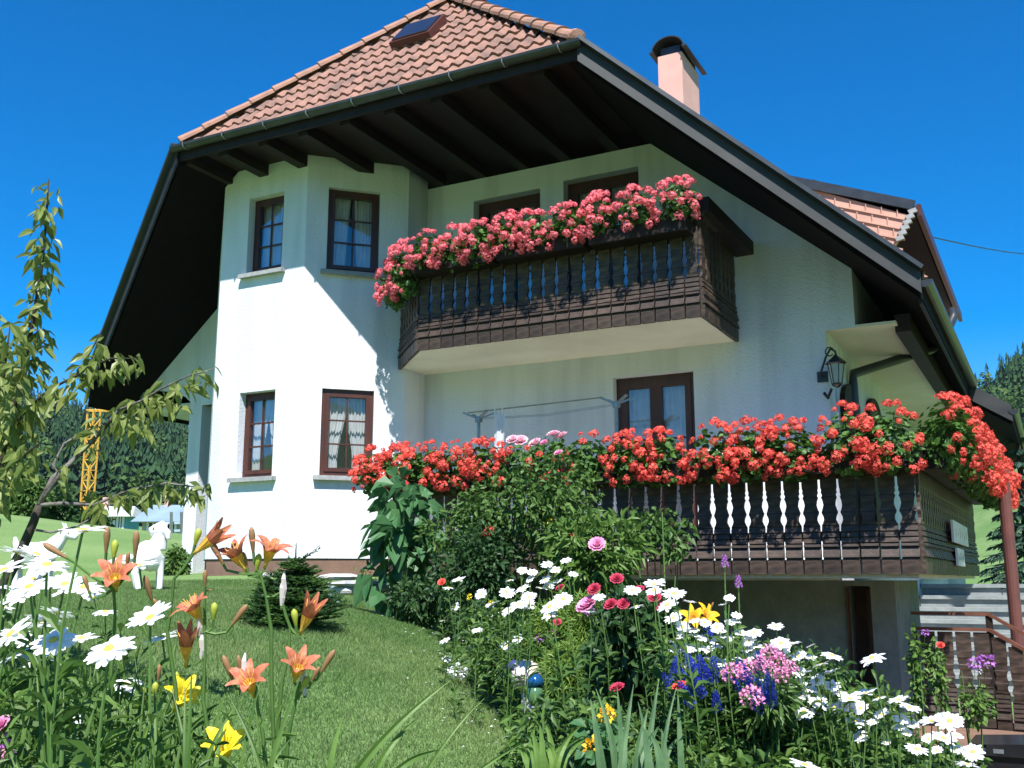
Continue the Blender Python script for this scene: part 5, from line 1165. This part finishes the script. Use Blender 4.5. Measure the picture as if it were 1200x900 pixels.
for k in range(170):
    x = random.uniform(560, 625); y = random.uniform(715, 770)+(x-560)*.5; d = 7.0-(y-715)*.014; c = pd(x, y, d); blob_leaves(mb, tuple(c), (.16, .16, .13), 24, .05, mi=k % 3, shell=.1, width=.45)
tag(mb.build('bed_foliage', [M['leaf'], M['leaf_light'], M['leaf_dark']]), 'mixed low green foliage filling the flower bed', 'foliage', kind='stuff')
mb = MB()
for k in range(150):
    x = random.uniform(-60, 300); y = random.uniform(800, 930)+ (x > 200)*60; d = random.uniform(1.7, 2.6); c = pd(x, y, d); blob_leaves(mb, tuple(c), (.06, .08, .09), 9, .05, mi=k % 2, shell=.0, width=.13, droop=.1)
tag(mb.build('foreground_foliage', [M['leaf_light'], M['leaf']]), 'thin green leaves among the daisies at the lower left', 'foliage', kind='stuff')
# small pink phlox at the left bottom edge
bush('phlox_plant', 'pink flowers cut by the lower left edge of the picture', 'phlox', -2, 850, 900, 12, 1.9, M['leaf'], 60, .04, flowers=[('pk',3,852,1.8,.5),('P',4,882,1.8,.35),('V',0,868,1.8,.5)])

# ---- small fir on the lawn
b = pd(342, 768, 7.2); zb2 = gzf(b.x, b.y); ft = pd(342, 640, 7.2); fir = thing('fir_sapling', 'small bushy fir growing on the lawn in front of the bay tower', 'fir tree', (b.x, b.y, zb2))
H = ft.z-zb2; mb = MB(); mb.tube([(b.x, b.y, zb2-.05), (b.x, b.y, ft.z-.1), (b.x, b.y, ft.z)], [.02, .008, .003], n=6); mb.build('trunk', M['bark_dark'], fir)
Ps = []; Ds = []; Ss = []; mb = MB()
def fir_branch(q0, e, Lb):
    mb.tube([q0, q0+e*Lb*.5, q0+e*Lb+Vector((0, 0, .12*Lb))], [.005, .003, .002], n=4); m = int(Lb/.0045)
    for j in range(m):
        s_ = random.random(); p = q0+e*Lb*s_; side = e.cross(Vector((0, 0, 1))).normalized(); a = random.uniform(-1.9, 1.9)
        Ps.append(tuple(p)); Ds.append(tuple(side*math.sin(a)*1.2+Vector((0, 0, 1))*math.cos(a)*.5+e*.8)); Ss.append(.030)
for l in range(26):
    f = (l/26)**.9; z = zb2+H*(.04+.80*f); rr = .38*(1-f)**.75+.03
    for k in range(11 if f < .6 else 6):
        a = random.random()*6.28; Lb = rr*random.uniform(.75, 1.1); e = Vector((math.cos(a), math.sin(a), random.uniform(-.05, .35))).normalized(); q0 = Vector((b.x, b.y, z)); fir_branch(q0, e, Lb)
        sd = e.cross(Vector((0, 0, 1)))
        for s_ in (.4, .65): 
            for sg in (-1, 1): fir_branch(q0+e*Lb*s_, (e+sd*sg*.9).normalized(), Lb*.38)
for a, Lb in ((.35, .22), (-.25, .13), (2.6, .10)): fir_branch(Vector((b.x, b.y, ft.z-.12)), Vector((math.cos(a)*.9, math.sin(a)*.3, .45)).normalized(), Lb)
fir_branch(Vector((b.x, b.y, ft.z-.25)), Vector((0, 0, 1)), .25)
V, F = leaves_np(np.array(Ps), np.array(Ds), np.array(Ss)*(.7+.6*rng.random(len(Ps))), .22, .05); add_np(mb, V, F); mb.build('branches', M['fir'], fir)

# ---- young tree, left edge
tr = pd(-25, 900, 4.4); tz = gzf(tr.x, tr.y); yt = thing('young_tree', 'young tree with drooping yellow-green leaves and lichen-grey forked branches at the left', 'tree', (tr.x, tr.y, tz))
DT = 4.4
def brn(pts, r0, r1, m, nm='branch'):
    mb = MB(); P = [pd(x, y, DT+dd) for x, y, dd in pts]; mb.tube(P, [r0+(r1-r0)*i/(len(P)-1) for i in range(len(P))], n=7); mb.build(nm, m, yt, smooth=True); return P
mb = MB(); P0 = [Vector((tr.x, tr.y, tz-.1)), pd(-12, 800, DT), pd(2, 690, DT), pd(24, 648, DT), pd(40, 610, DT), pd(46, 592, DT)]; mb.tube(P0, [.034, .03, .025, .021, .018, .016], n=8); mb.build('trunk', M['bark_dark'], yt, smooth=True)
BR = [([(46,592,0),(62,560,.05),(80,545,.1),(105,520,.15),(128,495,.1),(140,480,0)], .013, .008), ([(46,592,0),(75,590,0),(110,592,.05),(150,575,.1),(195,566,.1),(240,572,.1)], .010, .003), ([(46,592,0),(70,556,0),(62,545,0),(75,520,.1),(100,505,.1)], .009, .004), ([(140,480,0),(165,470,0),(190,455,0),(222,440,-.1),(252,432,-.1)], .006, .002), ([(35,620,0),(60,624,0),(90,617,.1),(120,600,.15)], .006, .003)]
for p_, r0, r1 in BR: brn(p_, r0, r1, M['bark'])
LD = [([(-25,700,.2),(-10,600,.2),(5,520,.2),(20,460,.2),(36,390,.2),(48,320,.2),(54,260,.2),(57,210,.2)], .018, .003), ([(5,520,.2),(30,480,.2),(60,455,.1),(90,440,.1),(112,425,.1)], .009, .004), ([(90,440,.1),(110,405,.1),(120,385,.1)], .005, .002), ([(100,432,.1),(130,420,.0),(165,420,0)], .005, .002), ([(-10,600,.2),(-20,520,.4),(-10,430,.4),(0,370,.4)], .012, .004), ([(-5,560,.0),(20,540,-.2),(45,520,-.3)], .009, .003), ([(-15,500,.0),(5,440,-.1),(12,380,-.1)], .007, .003)]
for p_, r0, r1 in LD: brn(p_, r0, r1, M['bark_dark'])
def twig_leaves(cl, nm='leaves'):
    mb = MB(); Ps = []; Ds = []; Ss = []
    for (x, y, r_, n, dd) in cl:
        for k in range(int(n*1.55)):
            a = random.random()*6.28; q = math.sqrt(random.random())*r_; c = pd(x+q*math.cos(a), y+q*math.sin(a)*.9, DT+dd+random.uniform(-.12, .12)); Ps.append(tuple(c))
            h_ = random.random()*6.28; Ds.append((math.cos(h_)*.75, math.sin(h_)*.75, random.uniform(-1.3, -.1))); Ss.append(random.uniform(.05, .095))
    V, F = leaves_np(np.array(Ps), np.array(Ds), np.array(Ss), .42, .18, fold=.10); add_np(mb, V, F); mb.build(nm, M['leaf_cherry'], yt)
def along(path, r_, n, step=14):
    out = []
    for (x0, y0, d0), (x1, y1, d1) in zip(path[:-1], path[1:]):
        L = math.hypot(x1-x0, y1-y0); m = max(1, int(L/step))
        for k in range(m): f = (k+.5)/m; out.append((x0+(x1-x0)*f, y0+(y1-y0)*f+4, r_, n, d0+(d1-d0)*f))
    return out
twig_leaves(along(LD[0][0][2:], 15, 7)); twig_leaves(along(LD[4][0], 20, 9)); twig_leaves(along(LD[1][0], 18, 7)); twig_leaves(along(LD[2][0], 9, 4)+along(LD[3][0], 13, 7)); twig_leaves(along(LD[5][0], 20, 8)+along(LD[6][0], 22, 9))
twig_leaves(along(BR[3][0], 13, 6)+[(120,500,14,8,.1),(140,490,16,10,0),(165,500,15,9,0),(180,470,12,7,0),(205,475,9,4,0)]); twig_leaves(along(BR[1][0][2:], 11, 6)+[(110,520,9,4,.1),(105,580,9,4,.1)]); twig_leaves([(75,550,8,4,0),(70,565,5,2,0),(100,500,9,3,.1)])
twig_leaves([(20,430,30,40,.3),(10,500,34,44,.3),(-10,560,28,20,.2),(50,395,12,10,.2)])

# ---- stones, figures, lantern in the garden
def stone(c, r, sq, label, m='stone'):
    mb = MB(); vs = []; n = 12
    prof = [(-.9, .55), (-.5, .9), (0, 1), (.5, .88), (.85, .55)]; jj = [random.uniform(.8, 1.15) for _ in range(n)]; a0 = random.random()
    for z, k in prof:
        for i in range(n): a = 2*math.pi*i/n; vs.append((c[0]+math.cos(a+a0)*r*k*jj[i], c[1]+math.sin(a+a0)*r*k*jj[i]*.7, c[2]+z*r*sq))
    fs = [(i*n+k, i*n+(k+1) % n, (i+1)*n+(k+1) % n, (i+1)*n+k) for i in range(4) for k in range(n)]+[tuple(range(n))[::-1], tuple(4*n+k for k in range(n))]
    mb.add(vs, fs); tag(mb.build('stone', M[m], origin=(c[0], c[1], c[2]-r*sq)), label, 'stone', 'flat stones at the foot of the bay tower')
M['stone_pale'] = mat('pale_stones', (.55, .53, .50), (.42, .41, .40), rough=.8, scale=7, bump=.3)
for x, y, r_, sq, l, m in ((440,689,.24,.22,'blue-grey rounded stone slab at the right end of the stones by the tower','stone'),(420,684,.24,.15,'flat dark slab at the top of the stone group by the tower','stone'),(405,692,.13,.35,'pale cream stone at the lower left of the stone group','stone_pale'),(418,690,.11,.4,'small pale rounded stone in front of the dark slab','stone_pale'),(400,676,.20,.18,'long white stone under the cat figure','stone_pale'),(383,677,.10,.3,'small white stone left of the cat figure','stone_pale'),(446,676,.24,.14,'thin dark slab against the plinth','stone'),(395,684,.16,.12,'small thin grey slab left of the pale stone','stone'),(310,674,.09,.3,'small pale stone at the plinth behind the lilies','stone_pale')):
    p = pd(x, y, 9.35 if y > 682 else 9.75); p.z = max(p.z, gzf(p.x, p.y)-.02) if p.z < gzf(p.x, p.y)+.3 else gzf(p.x, p.y); stone((p.x, p.y, p.z), r_, sq, l, m)
for k, (x, y) in enumerate(((604,800),(607,812),(611,824),(603,838),(607,852))):
    p = pd(x, y, 5.6-.012*(y-800)*2); stone((p.x, p.y, gzf(p.x, p.y)+.02), .055, .5, 'small round edging stone where the lawn meets the bed near the garden lantern')
def remesh(o, v=.012, sm=True):
    m = o.modifiers.new('remesh', 'REMESH'); m.mode = 'VOXEL'; m.voxel_size = v; m.use_smooth_shade = True
    k = o.modifiers.new('smooth', 'SMOOTH'); k.factor = .5; k.iterations = 4
def figure(name, label, cat, px_, py_, d, scale, heading, parts, m, vox=.008, extra=None, fat=1.0):
    b = pd(px_, py_, d); z = gzf(b.x, b.y); mb = MB()
    for i_, (pts, rr) in enumerate(parts): mb.tube([Vector(p) for p in pts], [r__*(fat if i_ < 3 else 1+.4*(fat-1)) for r__ in rr], n=10)
    t = thing(name, label, cat, (b.x, b.y, z), None, heading); t.scale = (scale,)*3
    o = mb.build('body', m, smooth=True); o.parent = t; o.location = (0, 0, 0); remesh(o, vox)
    if extra: extra(t)
    return t
wf = mat('white_painted_figure', (.80, .80, .80), (.74, .75, .76), rough=.6, scale=4)
def eyes(pts):
    def f(t):
        for p in pts: mb = MB(); mb.lathe([(.003, -.006), (.010, 0), (.003, .006)], p, n=8); o = mb.build('eye', M['black']); o.parent = t
    return f
HD = YAW   # facing across the picture
figure('goat_figure', 'white goat figure with raised tail and small horns on the left lawn', 'goat figure', 38, 690, 9.6, 1., HD, [
 ([(-.17, 0, .33), (-.10, 0, .34), (0, 0, .34), (.10, 0, .35), (.17, 0, .36)], [.055, .085, .088, .088, .06]),
 ([(.13, 0, .37), (.19, 0, .44), (.24, 0, .50), (.27, 0, .545)], [.075, .062, .045, .04]),
 ([(.24, 0, .545), (.29, 0, .535), (.35, 0, .505), (.38, 0, .49)], [.035, .045, .032, .02]),
 ([(-.16, 0, .37), (-.195, 0, .44), (-.205, 0, .50)], [.035, .026, .014]),
 ([(.27, .02, .57), (.255, .025, .61), (.24, .035, .635)], [.012, .009, .006]), ([(.27, -.02, .57), (.255, -.025, .61), (.24, -.035, .635)], [.012, .009, .006]),
 ([(.25, .03, .56), (.24, .075, .55)], [.016, .008]), ([(.25, -.03, .56), (.24, -.075, .55)], [.016, .008]),
 ([(.13, .045, .33), (.135, .05, .18), (.13, .05, .01)], [.04, .024, .022]), ([(.13, -.045, .33), (.15, -.05, .18), (.15, -.05, .01)], [.04, .024, .022]),
 ([(-.14, .045, .33), (-.17, .05, .20), (-.15, .05, .12), (-.16, .05, .01)], [.055, .034, .022, .022]), ([(-.14, -.045, .33), (-.165, -.05, .2), (-.145, -.05, .12), (-.15, -.05, .01)], [.055, .034, .022, .022])], wf, extra=eyes([(.315, -.052, .54), (.315, .052, .54)]), fat=1.28)
figure('lamb_figure', 'white lamb figure with drooping ears standing on the lawn beside the pillar', 'lamb figure', 176, 690, 9.8, 1.05, HD+.35, [
 ([(-.13, 0, .27), (-.06, 0, .30), (.0, 0, .32), (.06, 0, .36)], [.07, .115, .12, .09]), ([(.03, 0, .38), (.05, 0, .45), (.06, 0, .50)], [.075, .06, .055]),
 ([(-.04, -.02, .53), (.01, -.01, .545), (.07, 0, .55), (.11, 0, .545)], [.028, .045, .07, .055]), ([(.06, .07, .56), (.09, .10, .50), (.09, .10, .45)], [.022, .03, .018]), ([(.08, -.06, .57), (.12, -.08, .52), (.13, -.08, .46)], [.022, .03, .018]),
 ([(-.17, 0, .31), (-.21, 0, .27), (-.20, 0, .21)], [.03, .022, .014]),
 ([(.06, .05, .30), (.07, .05, .15), (.07, .05, .01)], [.045, .026, .024]), ([(.06, -.05, .30), (.08, -.05, .15), (.08, -.05, .01)], [.045, .026, .024]),
 ([(-.11, .05, .27), (-.14, .05, .15), (-.11, .05, .01)], [.06, .032, .026]), ([(-.10, -.05, .27), (-.13, -.05, .15), (-.10, -.05, .01)], [.06, .032, .026])], wf, extra=eyes([(-.01, -.066, .565)]), fat=1.25)
figure('cat_figure', 'small blue-grey cat figure sitting on the stones in front of the brown plinth', 'cat figure', 389, 676, 9.7, .85, HD, [
 ([(0, 0, .02), (0, 0, .08), (0, 0, .14)], [.06, .055, .035]), ([(0, 0, .16), (0, 0, .195), (0, 0, .215)], [.03, .040, .026]), ([(-.02, 0, .21), (-.03, 0, .25)], [.014, .003]), ([(.02, 0, .21), (.03, 0, .25)], [.014, .003]),
 ([(.05, .02, .02), (.09, .0, .03), (.10, -.02, .06)], [.018, .014, .008]), ([(-.02, -.05, .10), (-.02, -.06, .01)], [.017, .017]), ([(.02, -.05, .10), (.02, -.06, .01)], [.017, .017])], mat('blue_grey_figure', (.16, .22, .26), (.24, .30, .34), rough=.5, scale=12), vox=.006)
# striped shell-like figurine and blue-topped lantern
c = pd(617, 792, 5.5); zg = gzf(c.x, c.y); sn = thing('snail_figurine', 'cream and pink striped snail-shaped figurine with a dark blue head in the bed', 'figurine', (c.x, c.y, zg)); mb = MB(); r_ = .083; n1, n2 = 28, 12
for i in range(n2+1):
    ph = math.pi*i/n2
    for k in range(n1): a = 2*math.pi*k/n1; rr = r_*(1+.05*math.cos(a*14)); mb.V.append((c.x+rr*math.sin(ph)*math.cos(a)*1.05, c.y-rr*math.cos(ph), c.z+rr*math.sin(ph)*math.sin(a)))
for i in range(n2):
    for k in range(n1): mb.F.append((i*n1+k, i*n1+(k+1) % n1, (i+1)*n1+(k+1) % n1, (i+1)*n1+k)); mb.I.append(0 if (k//1) % 2 else 1)
mb.build('shell', [mat('cream_shell', (.72, .66, .60), (.66, .60, .54), rough=.5), mat('pinkish_shell', (.55, .42, .40), (.5, .38, .36), rough=.5)], sn, smooth=True)
mb = MB(); q = pd(600, 779, 5.5); mb.tube([c+Vector((-.02, 0, .02)), q, q+Vector((-.03, 0, -.02))], [.05, .03, .015], n=10); mb.build('head', mat('dark_blue_glaze', (.03, .04, .12), (.05, .06, .18), rough=.3), sn, smooth=True)
mb = MB(); mb.tube([(c.x, c.y, zg-.02), (c.x, c.y, c.z)], .03, n=8); mb.build('stand', M['stone'], sn)
c = pd(627, 812, 5.1); zg = gzf(c.x, c.y); gl_ = thing('garden_lantern', 'small garden lantern with shiny blue top and green body beside the striped figurine', 'lantern', (c.x, c.y, zg))
mb = MB(); mb.lathe([(.045, 0), (.043, .03), (.025, .055), (.006, .065)], (c.x, c.y, c.z+.035), n=16); mb.build('lantern_top', mat('shiny_blue_metal', (.02, .12, .30), (.03, .16, .38), rough=.12, metal=.6), gl_, smooth=True)
mb = MB(); mb.lathe([(.040, .035), (.038, -.03), (.028, -.055)], (c.x, c.y, c.z), n=16); mb.build('glass_body', mat('green_glass', (.05, .12, .05), (.07, .16, .08), rough=.1, spec=.7), gl_, smooth=True)
mb = MB(); mb.lathe([(.03, 0), (.035, -.012), (.012, -.03)], (c.x, c.y, c.z-.055), n=12); mb.tube([(c.x, c.y, c.z-.08), (c.x, c.y, zg-.05)], .007, n=8); mb.build('spike', M['galv'], gl_)
# fallen petals scattered at the lawn edge
mb = MB()
for k in range(90):
    x, y = bed_edge(random.uniform(.08, .75)); x -= abs(random.gauss(.12, .22)); y -= abs(random.gauss(.05, .15)); z = gzf(x, y)+.03; a = random.random()*6.28; s_ = random.uniform(.008, .018)
    mb.add([(x, y, z), (x+s_*math.cos(a), y+s_*math.sin(a), z+.004), (x+s_*1.3*math.cos(a+.7), y+s_*1.3*math.sin(a+.7), z+.002), (x+s_*math.cos(a+1.4), y+s_*math.sin(a+1.4), z+.005)], [(0, 1, 2, 3)])
tag(mb.build('fallen_petals', M['petal_white']), 'fallen white petals scattered on the grass along the bed', 'petals', kind='stuff')

# ============================================================ AIR
hz = MB(); hz.box((-760, -760, -12), (760, 760, 112)); ho = hz.build('haze', []) if False else None
me = bpy.data.meshes.new('haze'); me.from_pydata(hz.V, [], hz.F); hm = bpy.data.materials.new('pale_air'); hm.use_nodes = True; ht = hm.node_tree; ht.nodes.clear()
pv = ht.nodes.new('ShaderNodeVolumePrincipled'); pv.inputs['Color'].default_value = (.55, .72, .95, 1); pv.inputs['Density'].default_value = .00013; pv.inputs['Anisotropy'].default_value = .2
hout = ht.nodes.new('ShaderNodeOutputMaterial'); ht.links.new(pv.outputs[0], hout.inputs['Volume']); me.materials.append(hm)
ho = bpy.data.objects.new('haze', me); COL.objects.link(ho); tag(ho, 'thin bluish air in front of the wooded hills', 'haze', kind='stuff')
